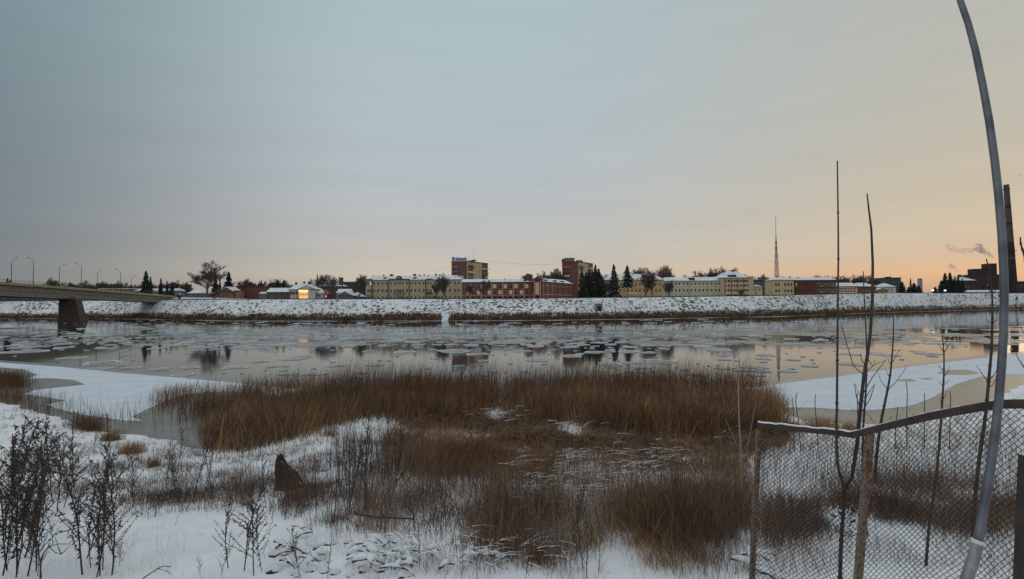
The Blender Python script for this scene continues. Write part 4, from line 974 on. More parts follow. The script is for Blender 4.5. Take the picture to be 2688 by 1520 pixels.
# --- twin towered church, far away
cr = empty('twin_tower_church', at(2410, 772, 900), 0, 'distant pale church with twin spired towers', 'church'); sc = 900/F
for i, px in enumerate((2414.5, 2420.3)):
    x_ = (px-2410)*sc; t_ = MB().box(x_-1.5, x_+1.5, 0, 3, 0, 38*sc).obj('tower', wallm('church_wall%d' % i, (.24, .25, .25)), cr)
    MB().hull([(x_-1.3, .2, 38*sc+.004), (x_+1.3, .2, 38*sc+.004), (x_+1.3, 2.8, 38*sc+.004), (x_-1.3, 2.8, 38*sc+.004)], [(x_-.1, 1.4, 43*sc), (x_+.1, 1.4, 43*sc), (x_+.1, 1.6, 43*sc), (x_-.1, 1.6, 43*sc)]).obj('spire', DARK, t_)
MB().box(-1, 9, 4, 20, 0, 18*sc).obj('nave', WHT, cr)
c2 = empty('distant_spire', at(2391, 772, 880), 0, 'thin dark church spire left of the twin towers', 'spire')
MB().hull([(-1.6, -1.6, 0), (1.6, -1.6, 0), (1.6, 1.6, 0), (-1.6, 1.6, 0)], [(-.8, -.8, 22), (.8, -.8, 22), (.8, .8, 22), (-.8, .8, 22)]).obj('base', DARK, c2)
MB().hull([(-.8, -.8, 22.004), (.8, -.8, 22.004), (.8, .8, 22.004), (-.8, .8, 22.004)], [(-.1, -.1, 29), (.1, -.1, 29), (.1, .1, 29), (-.1, .1, 29)]).obj('spire_tip', DARK, c2)

# ------------------------------------------------------------------ bridge
br = empty('road_bridge', (-200, 240, 0), 0, 'grey road bridge sloping down to the far bank on a brown pier', 'bridge')
def zt(y): return 15.2-(y-225)*.036+(-.00006*(y-225)**2)
ys_ = list(range(120, 306, 5)); X0, X1 = -7.4, 7.4
def span(name, m, xa, xb, za, zb, y0=120, y1=306, step=6.2, gap=.03, ylist=None):
    y = y0
    while y < y1-1:
        e = min(y+step, y1)
        def sec(yy): return [(xa, yy-240, zt(yy)+za(yy)), (xb, yy-240, zt(yy)+za(yy)), (xb, yy-240, zt(yy)+zb(yy)), (xa, yy-240, zt(yy)+zb(yy))]
        MB().hull(sec(y+gap/2), sec(e-gap/2)).obj(name, m, br); y = e
gd = lambda y: -1.0-float(np.interp(y, [120, 208, 225, 306], [4.2, 4.0, 3.7, 2.7]))
span('girder', CONC, 5.6, 6.6, lambda y: gd(y), lambda y: -1.0, step=9.3)
span('girder', CONC, -6.6, -5.6, lambda y: gd(y), lambda y: -1.0, step=9.3)
span('girder', CONC, -.5, .5, lambda y: gd(y), lambda y: -1.0, step=18.6)
for k, q in enumerate((.28, .55, .80)): span('girder_rib', DGR if k == 1 else CONC, 6.603, 6.72, lambda y, q=q: -1+(gd(y)+1)*q-.12, lambda y, q=q: -1+(gd(y)+1)*q+.06, step=62)
span('bottom_flange', CONC, 5.3, 6.9, lambda y: gd(y)-.2, lambda y: gd(y)-.004, step=31)
span('edge_beam', CONCY, 7.2, 7.6, lambda y: -.95, lambda y: .05, step=3.1)
span('deck', DGR, -7.4, 7.19, lambda y: -.9, lambda y: -.2, step=31)
span('far_edge_beam', CONCY, -7.8, -7.41, lambda y: -.95, lambda y: .05, step=31)
for xx in (7.4, -7.6):
    tb = Tubes(); y = 120
    while y < 304:
        tb.add((xx, y-240, zt(y)), (xx, y-240, zt(y)+1.05), .035)
        for h_ in (.35, .7, 1.05): tb.add((xx, y-240, zt(y)+h_), (xx, y+2-240, zt(y+2)+h_), .03 if h_ < 1 else .05)
        y += 2
    link('railing', tb.mesh('railing', DARK), br)
MB().hull([(2, -17, -1), (12.4, -17, -1), (12.4, -12.5, -1), (2, -12.5, -1)], [(2, -16.6, 3), (11.2, -16.6, 3), (11.2, -13, 3), (2, -13, 3)]).hull([(2, -16.6, 3.003), (11.2, -16.6, 3.003), (11.2, -13, 3.003), (2, -13, 3.003)], [(2.1, -16.4, 10.0), (9.3, -16.4, 10.0), (9.3, -13.2, 10.0), (2.1, -13.2, 10.0)]).obj('pier', PIER, br)
MB().box(2.4, 3.6, -16.2, -13.4, 10.005, 10.8).obj('bearing', PIER, br); MB().box(5.6, 6.7, -16.2, -13.4, 10.005, 11.3).obj('bearing', PIER, br)
MB().hull([(-8, 54, 4), (7.4, 54, 4), (7.4, 66, 4), (-8, 66, 4)], [(-8, 60, 12.2), (7.6, 60, 12.2), (7.6, 66, 12.2), (-8, 66, 12.2)]).obj('abutment', DGR, br)
MB().hull([(7.0, 66.003, 8.5), (8.4, 66.003, 8.5), (8.4, 80, 10), (7, 80, 10)], [(7.0, 66.003, 12.3), (8.4, 66.003, 12.3), (8.4, 80, 12.2), (7, 80, 12.2)]).obj('wing_wall', DGR, br)
# embankment of the ramp
er = []
for px, y0, y1 in ((250, 779, 792), (340, 779, 791), (441, 780, 790.5), (500, 780.5, 790), (560, 781.5, 789.5), (620, 783, 789), (700, 785, 788.5), (760, 786.5, 788)):
    D_ = 283 if px > 420 else 312
    er.append((at(px, y1+1, D_), at(px, y0, D_+11), at(px, y0, D_+22)))
V = [p for r_ in er for p in r_]; Fc = []
for i in range(len(er)-1):
    for k in range(2): Fc.append([i*3+k, (i+1)*3+k, (i+1)*3+k+1, i*3+k+1])
tag(link('ramp_embankment', npmesh('ramp_embankment', V, Fc, PLAT, smooth=True)), kind='structure')

def lamp(px, ytop, ybase, D, arm, near):
    if near is None: B = at(px, ybase, D)
    else:
        xx = -192.8 if near else -207.5; B = np.array([xx, D, zt(D)])
    H = (at(px, ytop, D)-B)[2]
    r_ = empty('street_lamp', B, 0)
    tb = Tubes(); tb.path([(0, 0, 0), (0, 0, H*.55), (0, 0, H*.82)], .13, .08); link('post', tb.mesh('post', DARK, 6), r_)
    if arm:
        tb = Tubes(); tb.path([(0, 0, H*.82), (0, 0, H*.86), (arm*.9, 0, H*.93), (arm*2.0, 0, H)], .07, .05); link('arm', tb.mesh('arm', DARK, 5), r_)
        MB().box(arm*2.0-.15 if arm > 0 else arm*2.0-.6, arm*2.0+.6 if arm > 0 else arm*2.0+.15, -.18, .18, H-.05, H+.14).obj('lamp_head', DARK, r_)
    return r_
for i, (px, yt, D, arm) in enumerate(((32, 677, 212, 1), (151, 694, 234.5, 1), (248, 709, 256, 1), (331, 723, 279, 1))):
    tag(lamp(px, yt, 0, D, arm, False), ('leftmost street lamp on the bridge, its arm reaching right', 'street lamp on the far side of the bridge just left of the pier', 'third right-reaching lamp along the bridge, over the pale treeline', 'shortest farthest street lamp at the low end of the bridge')[i], 'street lamp', 'street lamps on the bridge')
for i, (px, yt, D, arm) in enumerate(((86, 676, 206, -1), (212, 691, 229, -1), (313, 707, 252, -1))):
    tag(lamp(px, yt, 0, D, arm, True), ('tallest street lamp on the bridge, arm reaching left, near the left edge', 'street lamp standing right above the bridge pier, arm reaching left', 'left-reaching lamp on the bridge nearest its low end')[i], 'street lamp', 'street lamps on the bridge')
r_ = lamp(874, 760, 789.5, 243, 0, None); tag(r_, 'thick black post with a small head on the embankment by the grey gabled house', 'lamp post'); MB().box(-.45, .45, -.2, .2, 4.2, 4.5).obj('lamp_head', DARK, r_)
r_ = lamp(1809.5, 731, 785, 240, 0, None); tag(r_, 'tall dark lamp post in front of the pale green building', 'lamp post')
r_ = lamp(1508.5, 753, 786, 262, 0, None); tag(r_, 'thin pale lamp post at the right end of the arched brick wing', 'lamp post')
r_ = lamp(518, 768, 789, 262, 0, None); tag(r_, 'thin post on the snowy ramp below the big bare tree', 'post')
r_ = lamp(2564, 742, 772, 440, 0, None); tag(r_, 'thin pale post in front of the factory side hall', 'post')
for px, yt, yb, D, lab in ((2449, 763.5, 772, 330, 'lit white street lamp beyond the end of the embankment, the left of two'), (2481, 764, 771, 335, 'lit white street lamp by the conifers near the factory, the right of two')):
    r_ = lamp(px, yt, yb, D, 0, None); tag(r_, lab, 'street lamp'); MB().box(-.45, .45, -.35, .35, (yb-yt)*D/F, (yb-yt)*D/F+.7).obj('lamp_head', LAMPW, r_)
r_ = lamp(855, 777, 788, 250, 0, None); tag(r_, 'small red traffic light beside the brown shed', 'traffic light'); MB().box(-.3, .3, -.25, .25, 1.4, 2.3).obj('light_head', LAMPR, r_)
r_ = lamp(472, 770, 787, 262, 0, None); tag(r_, 'red warning light on a post at the ramp end of the bridge', 'traffic light'); MB().box(-.22, .22, -.25, .25, 2.6, 3.1).obj('light_head', LAMPR, r_)

# flag and wires
fl = empty('flag_pole', at(1454, 782, 345), 0, 'flag pole with a dark red and white striped flag above the arched brick wing', 'flag'); sc = 345/F
tb = Tubes(); tb.add((0, 0, 0), (0, 0, 78*sc), .07); link('pole', tb.mesh('pole', DARK), fl)
z = 74*sc
for k, (m_, h_) in enumerate(((REDF, .9), (WHF, .45), (REDF, .9))):
    V = []; n_ = 6
    for i in range(n_+1):
        for zz_ in (z, z-h_): V.append((i*.55, .25*math.sin(i*1.2), zz_+i*.18))
    Vb = [(a, b_+.03, c_) for a, b_, c_ in V]; nn = len(V)
    MB().faces(V+Vb, [(2*i, 2*i+2, 2*i+3, 2*i+1) for i in range(n_)]+[(nn+2*i, nn+2*i+1, nn+2*i+3, nn+2*i+2) for i in range(n_)]).obj('stripe', m_, fl); z -= h_+.003
def cable(a, b_, sag, r0, label):
    tb = Tubes(); pts = [a*(1-t_)+b_*t_-np.array([0, 0, sag*4*t_*(1-t_)]) for t_ in np.linspace(0, 1, 20)]; tb.path(pts, r0, r0)
    tag(link('overhead_cable', tb.mesh('overhead_cable', DARK)), label, 'cable', 'cables between the roofs')
cable(at(1283, 685, 378), at(1477, 692, 380), 1.5, .045, 'thin cable strung between the roofs of the two tower blocks')
cable(at(1140, 712, 330), at(1186, 692, 374), .8, .04, 'thin cable from the yellow building roof up to the signed tower block')
cable(at(1282, 705, 378), at(1370, 730, 320), .8, .04, 'thin cable slanting down from the signed tower block to the brick hall roof')

# promenade wall along the top of the bank, built of separate straight lengths
pw = empty('promenade_wall', (0, 0, 0), 0, 'long low dark wall running along the top of the far embankment', 'wall')
pp = list(np.arange(-100, 2460, 28.0))
for a, c_ in zip(pp[:-1], pp[1:]):
    h_ = .55 if a > 430 else .45
    def seg(px, s=0): D_ = bD(px)+25+s; u_ = (px-1344)/F; return (u_*D_, D_)
    p0, p1 = seg(a+.15), seg(c_-.15); q0, q1 = seg(a+.15, .5), seg(c_-.15, .5); z0, z1 = bZ(a), bZ(c_)
    MB().hull([(*p0, z0-.3), (*p1, z1-.3), (*q1, z1-.3), (*q0, z0-.3)], [(*p0, z0+h_+.1), (*p1, z1+h_+.1), (*q1, z1+h_+.1), (*q0, z0+h_+.1)]).obj('wall_section', DARK, pw)
# concrete outlet on the bank
co = empty('culvert_outlet', at(1572, 808, 226), 0, 'grey concrete outlet box set into the far embankment', 'culvert')
MB().box(-1.4, 1.4, -1, 3, -1.5, 1.9).obj('box', CONC, co); MB().box(-.7, .7, -1.1, -1.003, -1.2, .8).obj('opening', DARK, co); MB().hull([(-1.5, -2, -1.9), (-1.2, -2, -1.9), (-1.2, 3, -1.5), (-1.5, 3, -1.5)], [(-1.5, -2, -.6), (-1.2, -2, -.6), (-1.2, 3, 2.1), (-1.5, 3, 2.1)]).obj('wing_wall', CONC, co)
sn = empty('bank_steps', at(1168, 842, 212), 0, 'narrow snow-covered steps cutting through the brown scrub of the embankment', 'steps')
for k in range(9): MB().box(-1.3, 1.3, k*.75-1.0, k*.75-.26, k*.3-.6, k*.3+.28).obj('step', SNOW, sn)

# cars
def car(px, y, D, m, label, head=False):
    r_ = empty('parked_car', at(px, y, D), random.uniform(-.1, .1), label, 'car', 'cars parked behind the embankment')
    b_ = MB().hull([(-2.1, -.85, .3), (2.1, -.85, .3), (2.1, .85, .3), (-2.1, .85, .3)], [(-2.1, -.8, .85), (2.0, -.8, .8), (2.0, .8, .8), (-2.1, .8, .85)]).obj('body', m, r_)
    MB().hull([(-1.7, -.78, .853), (1.1, -.78, .853), (1.1, .78, .853), (-1.7, .78, .853)], [(-1.2, -.65, 1.4), (.5, -.65, 1.4), (.5, .65, 1.4), (-1.2, .65, 1.4)]).obj('cabin', GLASS, r_)
    wm = Tubes(); wm.add((0, -.1, 0), (0, .1, 0), .32)
    w_ = wm.mesh('wheel', DARK, 10)
    for x_ in (-1.35, 1.3):
        for y_ in (-.82, .82): link('wheel', w_, r_, (x_, y_, .32))
    if head:
        for y_ in (-.6, .6): MB().box(-2.25, -2.103, y_-.15, y_+.15, .5, .8).obj('headlight', LAMPW, r_)
        r_.rotation_euler.z = head
car(1060, 786.5, 300, CARS[0], 'grey car parked before the middle of the yellow building'); car(1143, 783.5, 302, CARS[3], 'dark car parked left of the tree before the yellow building')
car(936, 786.5, 292, CARS[1], 'red car parked by the snow-roofed shed left of the yellow building'); car(1484, 784, 292, CARS[2], 'pale car parked below the arched brick wing')
car(2441, 774, 326, CARS[2], 'car with bright white headlights at the right end of the embankment', head=1.15)
car(1630, 783, 300, CARS[0], 'grey car parked left of the string of lights'); car(946, 787, 296, CARS[0], 'grey car at the left corner of the yellow building')
bb = empty('blue_barrel', at(2669, 786, 380), 0, 'small dark blue barrel in the snow right of the aluminium pole', 'barrel')
ring_ = [(.5*math.cos(i*.7854), .5*math.sin(i*.7854)) for i in range(8)]
MB().hull([(a, c_, -.2) for a, c_ in ring_], [(a, c_, 1.9) for a, c_ in ring_]).obj('drum', mat('barrel_blue', (.02, .03, .09), .6), bb); MB().hull([(a*1.05, c_*1.05, 1.903) for a, c_ in ring_], [(a*1.05, c_*1.05, 2.0) for a, c_ in ring_]).obj('lid', DARK, bb)

# ------------------------------------------------------------------ smoke
def smoke(px, py, D, pts, label, dens_):
    """pts: (dx px, dy px, radius px) relative to the photograph scale at that distance"""
    m = bpy.data.materials.new('smoke'); m.use_nodes = True; t = m.node_tree; t.nodes.remove(t.nodes['Principled BSDF'])
    v = t.nodes.new('ShaderNodeVolumePrincipled'); v.inputs['Color'].default_value = (.80, .84, .88, 1); v.inputs['Anisotropy'].default_value = .2
    tcn = t.nodes.new('ShaderNodeTexCoord'); n = t.nodes.new('ShaderNodeTexNoise'); n.inputs['Scale'].default_value = .22; n.inputs['Detail'].default_value = 4; t.links.new(tcn.outputs['Object'], n.inputs['Vector'])
    mp = t.nodes.new('ShaderNodeMapRange'); mp.inputs[1].default_value = .42; mp.inputs[2].default_value = .68; mp.inputs[4].default_value = dens_; t.links.new(n.outputs[0], mp.inputs[0]); t.links.new(mp.outputs[0], v.inputs['Density'])
    t.links.new(v.outputs[0], t.nodes['Material Output'].inputs['Volume'])
    B = at(px, py, D); sc = D/F; bm = bmesh.new()
    P = np.array(pts, float); n_ = 14; k = 10; V = []
    for i in np.linspace(0, len(P)-1, n_):
        a = int(min(i, len(P)-2)); f = i-a; q = P[a]*(1-f)+P[a+1]*f
        d = P[a+1]-P[a]; tn = np.array([d[0], 0, -d[1]]); tn /= np.linalg.norm(tn); u = np.array([-tn[2], 0, tn[0]]); w = np.array([0, 1, 0])
        c_ = np.array([q[0]*sc, 0, -q[1]*sc]); rr = q[2]*sc*(1 if 0 < i < len(P)-1 else .15)
        for j in range(k):
            a2 = 2*math.pi*j/k; V.append(c_+(u*math.cos(a2)+w*math.sin(a2))*rr*random.uniform(.8, 1.2))
    vs = [bm.verts.new(p) for p in V]
    for i in range(n_-1):
        for j in range(k): bm.faces.new((vs[i*k+j], vs[i*k+(j+1) % k], vs[(i+1)*k+(j+1) % k], vs[(i+1)*k+j]))
    bm.faces.new(vs[:k][::-1]); bm.faces.new(vs[-k:]); bmesh.ops.recalc_face_normals(bm, faces=bm.faces)
    me = bpy.data.meshes.new('smoke'); bm.to_mesh(me); bm.free(); me.materials.append(m)
    o = link('smoke_plume', me, None, B); tag(o, label, 'smoke')
smoke(2614, 686, 640, [(0, 0, 2), (-12, -14, 5), (-28, -24, 8), (-44, -34, 10), (-52, -46, 10)], 'grey smoke plume drifting left from the factory roof', .30)
smoke(2558, 654, 645, [(0, 0, 7), (-14, 4, 8), (-40, 3, 7), (-62, -2, 9), (-72, -16, 6)], 'faint smoke haze trailing left of the denser factory plume', .10)
smoke(2512, 712, 640, [(4, 2, 3), (-6, -6, 6), (-16, -12, 7), (-20, -22, 4)], 'small separate puff of smoke above the conifers by the factory', .26)
smoke(2640, 481, 500, [(0, 0, 1.5), (8, -8, 2.5), (24, -16, 3), (50, -24, 4)], 'thin wisp of smoke leaving the top of the tall chimney', .12)

# ------------------------------------------------------------------ trees
def bare_tree(seed, spread=.5, levels=5, low=.25, upright=.55, twigs=1.0):
    """unit height bare tree: returns trunk tubes, crown tubes"""
    r_ = random.Random(seed); tr = Tubes(); cr_ = Tubes()
    def grow(p, d, ln, rad, lv):
        n = 3; pts = [p]
        for i in range(n):
            d = d+Vector((r_.gauss(0, .10), r_.gauss(0, .10), r_.gauss(.05, .05))); d.normalize(); pts.append(pts[-1]+d*ln/n)
        T_ = tr if lv >= levels-1 else cr_
        T_.path([tuple(q) for q in pts], rad, rad*.6)
        if lv == 0: return
        nb_ = r_.choice((3, 4, 4)) if lv < levels else r_.choice((4, 5, 6))
        for i in range(int(nb_*twigs+.5)):
            f = r_.uniform(.35, 1.0) if lv < levels else r_.uniform(low, 1)
            k = min(int(f*n), n-1); q = pts[k]+(pts[k+1]-pts[k])*(f*n-k)
            az = r_.uniform(0, 6.283); sp = spread*r_.uniform(.6, 1.5)
            e = Vector((math.cos(az)*sp, math.sin(az)*sp, upright*r_.uniform(.0, 1.3))); e = (d*.55+e); e.normalize()
            grow(q, e, ln*r_.uniform(.55, .8), max(rad*.55, .0019), lv-1)
        grow(pts[-1], d, ln*.65, max(rad*.6, .0019), lv-1)
    grow(Vector((0, 0, -.02)), Vector((r_.gauss(0, .05), r_.gauss(0, .05), 1)), .25, .018, levels)
    mz = max(max(a[2] for a in cr_.a), .01)
    return tr, cr_, mz
def tree_meshes(seed, **k):
    tr, cr_, mz = bare_tree(seed, **k)
    def m_(T_, n, name):
        V, Fc = T_.arrays(n); return npmesh(name, V/mz, Fc, BARKF)
    return m_(tr, 5, 'trunk'), m_(cr_, 3, 'crown')
BT = {'wide': [tree_meshes(s, spread=.9, upright=.75, low=.30, levels=5) for s in (11, 12)], 'tall': [tree_meshes(s, spread=.42, upright=.7, levels=5) for s in (21, 22, 23)],
      'round': [tree_meshes(s, spread=.62, upright=.5, levels=5) for s in (31, 32, 33)]}
def conifer_meshes(seed, w=.17, snow=.0):
    r_ = random.Random(seed); V = []; Fc = []; T_ = []
    tb = Tubes(); tb.path([(0, 0, -.02), (0, 0, .5), (0, 0, 1)], .014, .002)
    n = 46
    for i in range(n):
        z = .07+.92*(i/n)**.9; L_ = w*(1-z)**.75*r_.uniform(.65, 1.2)+.012
        for k in range(9):
            a = r_.uniform(0, 6.283); l_ = L_*r_.uniform(.55, 1.1); dz = -l_*r_.uniform(.15, .6)
            ca, sa = math.cos(a), math.sin(a); 
            for s in range(3):
                f0, f1 = s/3, (s+1)/3+.12; hw = .016*(1.15-f0)+.006
                o = len(V); zz0, zz1 = z+dz*f0**1.3, z+dz*f1**1.3
                V.extend([(ca*l_*f0, sa*l_*f0, zz0+.008), (ca*l_*(f0+f1)/2-sa*hw, sa*l_*(f0+f1)/2+ca*hw, (zz0+zz1)/2-.010), (ca*l_*f1, sa*l_*f1, zz1-.006), (ca*l_*(f0+f1)/2+sa*hw, sa*l_*(f0+f1)/2-ca*hw, (zz0+zz1)/2-.012)])
                Fc.append((o, o+1, o+2, o+3)); T_.extend([1.0 if r_.random() < snow else r_.uniform(0, .6)]*4)
                o = len(V); V.extend([(ca*l_*f0, sa*l_*f0, zz0+.004), (ca*l_*f1, sa*l_*f1, zz1), (ca*l_*f1, sa*l_*f1, zz1-.026), (ca*l_*f0, sa*l_*f0, zz0-.026)]); Fc.append((o, o+1, o+2, o+3)); T_.extend([r_.uniform(0, .5)]*4)
    Vt, Ft = tb.arrays(5)
    return npmesh('trunk', Vt, Ft, BARKF), npmesh('crown', V, Fc, CONIF, T_)
CT = [conifer_meshes(s, w, sn_) for s, w, sn_ in ((1, .20, .02), (2, .15, .02), (3, .23, .03), (4, .19, .22), (5, .16, .02))]
def tree(name, ms, px, yt, yb, D, label, cat='tree', group=None, wide=1.0):
    B = at(px, yb, D); h = (yb-yt)*D/F
    r_ = empty(name, B, random.uniform(0, 6.28), label, cat, group)
    for n_, me_ in zip(('trunk', 'crown'), ms):
        o = link(n_, me_, r_); o.scale = (h*wide, h*wide, h)
    return r_
tree('bare_tree', BT['wide'][0], 543, 683, 779, 302, 'very large bare tree with wide round crown, tallest left of the town', wide=1.3)
tree('bare_tree', BT['wide'][1], 856, 719, 784, 296, 'broad low-forking bare tree right of the lit gable house', wide=1.25)
tree('bare_tree', BT['tall'][0], 943, 718, 787, 300, 'tall narrow bare tree just left of the long yellow building', wide=.9)
tree('bare_tree', BT['round'][0], 1170, 716, 789, 250, 'big dark bare tree in front of the right part of the yellow building', wide=.95)
tree('bare_tree', BT['tall'][1], 1143, 738, 788, 252, 'slim young bare tree before the yellow building, left of the bigger dark one', wide=.8)
tree('bare_tree', BT['tall'][2], 1274, 733, 787, 262, 'thin dark bare tree in front of the red brick building', wide=.8)
tree('bare_tree', BT['tall'][0], 1232, 742, 787, 262, 'small bare tree at the left end of the red brick building', wide=.8)
tree('bare_tree', BT['round'][1], 1590, 718, 785, 268, 'slender bare tree between the dark conifers and the ochre building', wide=.7)
tree('bare_tree', BT['tall'][1], 1694, 708, 786, 262, 'tall bare tree covering the right centre of the ochre building', wide=.8)
tree('bare_tree', BT['tall'][2], 1714, 712, 786, 262, 'bare tree directly left of the ochre building right end', wide=.7)
tree('bare_tree', BT['round'][2], 1742, 694, 784, 345, 'large round-headed bare tree rising between ochre and pale green buildings', wide=.9)
tree('bare_tree', BT['round'][0], 1757, 733, 785, 262, 'bare tree in front of the left end of the pale green building', wide=.8)
tree('bare_tree', BT['tall'][0], 1945, 757, 784, 262, 'small bare tree before the tan four-storey building', wide=.9)
tree('bare_tree', BT['round'][1], 563, 757, 789, 270, 'small bare tree on the snowy ramp by the salmon gabled house', wide=1.0)
tree('bare_tree', BT['wide'][1], 472, 772, 791, 262, 'tiny bushy bare tree beside the red light at the bridge end', wide=1.3)
tree('bare_tree', BT['round'][2], 1802, 738, 785, 330, 'bare treetop just behind the pale green building roof by the dark lamp post', wide=.9)
for i, (px, yt, k, w_) in enumerate(((1372, 719, 'wide', 1.0), (1425, 715, 'tall', .8), (1440, 709, 'round', .8), (1452, 704, 'tall', .8), (1466, 710, 'round', .7), (1474, 712, 'tall', .6))):
    tree('bare_tree', BT[k][i % 2], px, yt, 784, 372, 'bare tree behind the arched brick wing roof, near the flag' if i else 'bare treetop above the brick hall roof, left of the flag trees', group='bare trees behind the brick wing' if i else None, wide=w_)
for i, (px, yt, k) in enumerate(((1668, 707, 'tall'), (1690, 700, 'round'), (1705, 702, 'tall'), (1680, 706, 'wide'), (1654, 712, 'round'))):
    tree('bare_tree', BT[k][i % 2], px, yt, 784, 380, 'bare tree standing behind the ochre building roof', group='bare trees behind the ochre building', wide=.9)
for i, (px, yt, k) in enumerate(((1805, 718, 'tall'), (1825, 709, 'round'), (1834, 713, 'tall'), (1855, 716, 'round'), (1873, 700, 'tall'), (1880, 703, 'round'), (1900, 699, 'round'), (1912, 702, 'tall'))):
    tree('bare_tree', BT[k][i % 2], px, yt, 784, 375, 'bare tree standing behind the pale green building roof', group='bare trees behind the pale green building', wide=.75)
for i, (px, yt, k) in enumerate(((2003, 717, 'tall'), (1994, 726, 'round'), (2012, 724, 'round'), (2150, 723, 'wide'), (2160, 721, 'round'), (2176, 723, 'wide'), (2196, 725, 'round'), (2208, 723, 'round'), (2218, 722, 'tall'), (2230, 726, 'round'), (2243, 720, 'round'), (2258, 722, 'round'), (2268, 721, 'tall'), (2280, 722, 'round'), (2290, 725, 'round'), (2300, 738, 'wide'))):
    tree('bare_tree', BT[k][i % 2], px, yt, 780, 390, 'bare treetop behind the dark brick row and low halls' if i > 2 else 'bare tree in the gap right of the tan four-storey building', group='bare trees behind the right-hand roofs' if i > 2 else 'bare trees in the gap', wide=.9)
xr = list(np.linspace(120, 455, 34))
for i, px in enumerate(xr):
    yt = 745+6*math.sin(i*1.7)-(16 if abs(px-140) < 8 else 0)-(4 if 200 < px < 330 else 0)+random.uniform(-3, 3)
    tree('bare_tree', BT[('round', 'wide', 'tall')[i % 3]][i % 2], px, yt, 786, 430, 'bare tree in the dense row behind the bridge', group='bare trees in the row behind the bridge', wide=.9)
for i, (px, yt, k) in enumerate(((462, 733, 'round'), (475, 741, 'tall'), (495, 738, 'tall'), (637, 730, 'tall'), (652, 732, 'round'), (668, 744, 'round'), (685, 736, 'tall'), (697, 738, 'round'), (712, 733, 'round'), (722, 731, 'round'), (735, 733, 'tall'), (748, 736, 'round'), (845, 722, 'tall'), (960, 722, 'round'), (975, 724, 'tall'), (982, 722, 'round'), (590, 742, 'wide'), (615, 738, 'round'))):
    tree('bare_tree', BT[k][i % 2], px, yt, 784, 385, 'bare tree in the loose row behind the low houses', group='bare trees behind the low left houses', wide=.85)
for i, (px, yt, yb, D, lab, w_, v) in enumerate((
    (382.5, 709, 778, 330, 'large dark spruce above the low end of the bridge', .95, 2), (395, 724, 778, 335, 'shorter spruce touching the right side of the large dark spruce', .8, 1), (422, 728, 778, 340, 'slim conifer with ragged top right of the large dark spruce', .9, 4),
    (438, 735, 778, 340, 'small conifer behind the red light at the bridge end', .9, 1), (451, 738, 778, 345, 'squat conifer left of the small bare trees by the bridge end', 1.1, 0), (19, 728, 785, 330, 'small conifer over the bridge at the left edge', .9, 1), (26, 734, 785, 330, 'tiny conifer right beside another over the bridge at the left edge', .9, 4),
    (491, 740, 779, 335, 'thin conifer left of the very large bare tree', .9, 4), (565, 724, 780, 330, 'dark spruce half behind the very large bare tree', 1.0, 2), (577, 727, 780, 330, 'slim conifer between the very large bare tree and the big spruce', .6, 4), (600, 712, 782, 322, 'big dark spruce behind the salmon gabled house', 1.05, 2),
    (833, 718, 784, 330, 'thin pointed conifer behind the broad bare tree', .55, 4), (728, 734, 784, 340, 'dark conifer behind the long low brick house, left of two', 1.3, 0), (745, 733, 784, 345, 'dark conifer behind the long low brick house, right of two', 1.1, 2), (686, 733, 784, 345, 'slim conifer right of the dark workshop', .7, 4),
    (1528, 704, 785, 268, 'leftmost dark conifer before the darker tower block', 1.0, 1), (1540, 712, 785, 266, 'dark conifer second from left before the darker tower block', 1.0, 0), (1547, 702, 785, 270, 'dark conifer in the middle of the clump before the darker tower block', .9, 1), (1556, 708, 785, 264, 'short conifer in the middle of the clump before the darker tower block', 1.0, 0),
    (1564, 692, 785, 272, 'tallest dark conifer of the clump right of the darker tower block', .95, 1), (1572, 702, 785, 268, 'second tallest conifer at the right of the dark clump', 1.0, 0), (1580, 720, 785, 266, 'low conifer at the right foot of the dark clump', 1.0, 2), (1534, 722, 785, 262, 'low conifer at the left foot of the dark clump', 1.1, 2),
    (1612, 691, 785, 266, 'tall snow-dusted conifer before the left end of the ochre building', 1.0, 3), (1647, 695, 756, 266, 'snow-dusted pine with bare lower trunk before the ochre building', 1.5, 3),
    (2482, 715, 769, 400, 'tall dark conifer left of the factory, leftmost of the group', 1.1, 2), (2495, 714, 769, 402, 'tall broad conifer second in the group left of the factory', 1.2, 0), (2508, 722, 769, 400, 'slim conifer third in the group left of the factory', .9, 1), (2516, 720, 769, 404, 'slim conifer nearest to the factory side hall', .9, 4), (2472, 735, 769, 400, 'low conifer at the left foot of the group by the factory', 1.5, 2),
    (2527, 730, 769, 404, 'short conifer touching the factory side hall', 1.2, 1), (2368, 738, 773, 380, 'dark conifer mass right of the dark grey block', 1.7, 2), (2400, 742, 773, 390, 'wide dark conifer in front of the distant spire, left of two', 2.0, 2), (2412, 748, 773, 390, 'wide dark conifer in front of the twin towers, right of two', 2.0, 0), (2386, 752, 773, 390, 'low dark conifer left of the distant spire', 2.0, 0),
    (2455, 752, 772, 395, 'low rounded conifer behind the white street lamp', 2.0, 0))):
    tree('conifer', CT[v], px, yt, yb, D, lab, 'conifer', None, w_)
tb = Tubes(); B = at(1647, 786, 266); tb.path([tuple(B), tuple(B+np.array([0, 0, 8]))], .25, .2)
pn = [o for o in bpy.data.objects if o.get('label') == 'snow-dusted pine with bare lower trunk before the ochre building'][0]
tb2 = Tubes(); tb2.path([(0, 0, -6.2), (0, 0, .2)], .22, .18); link('trunk', tb2.mesh('trunk', BARKF, 6), pn)
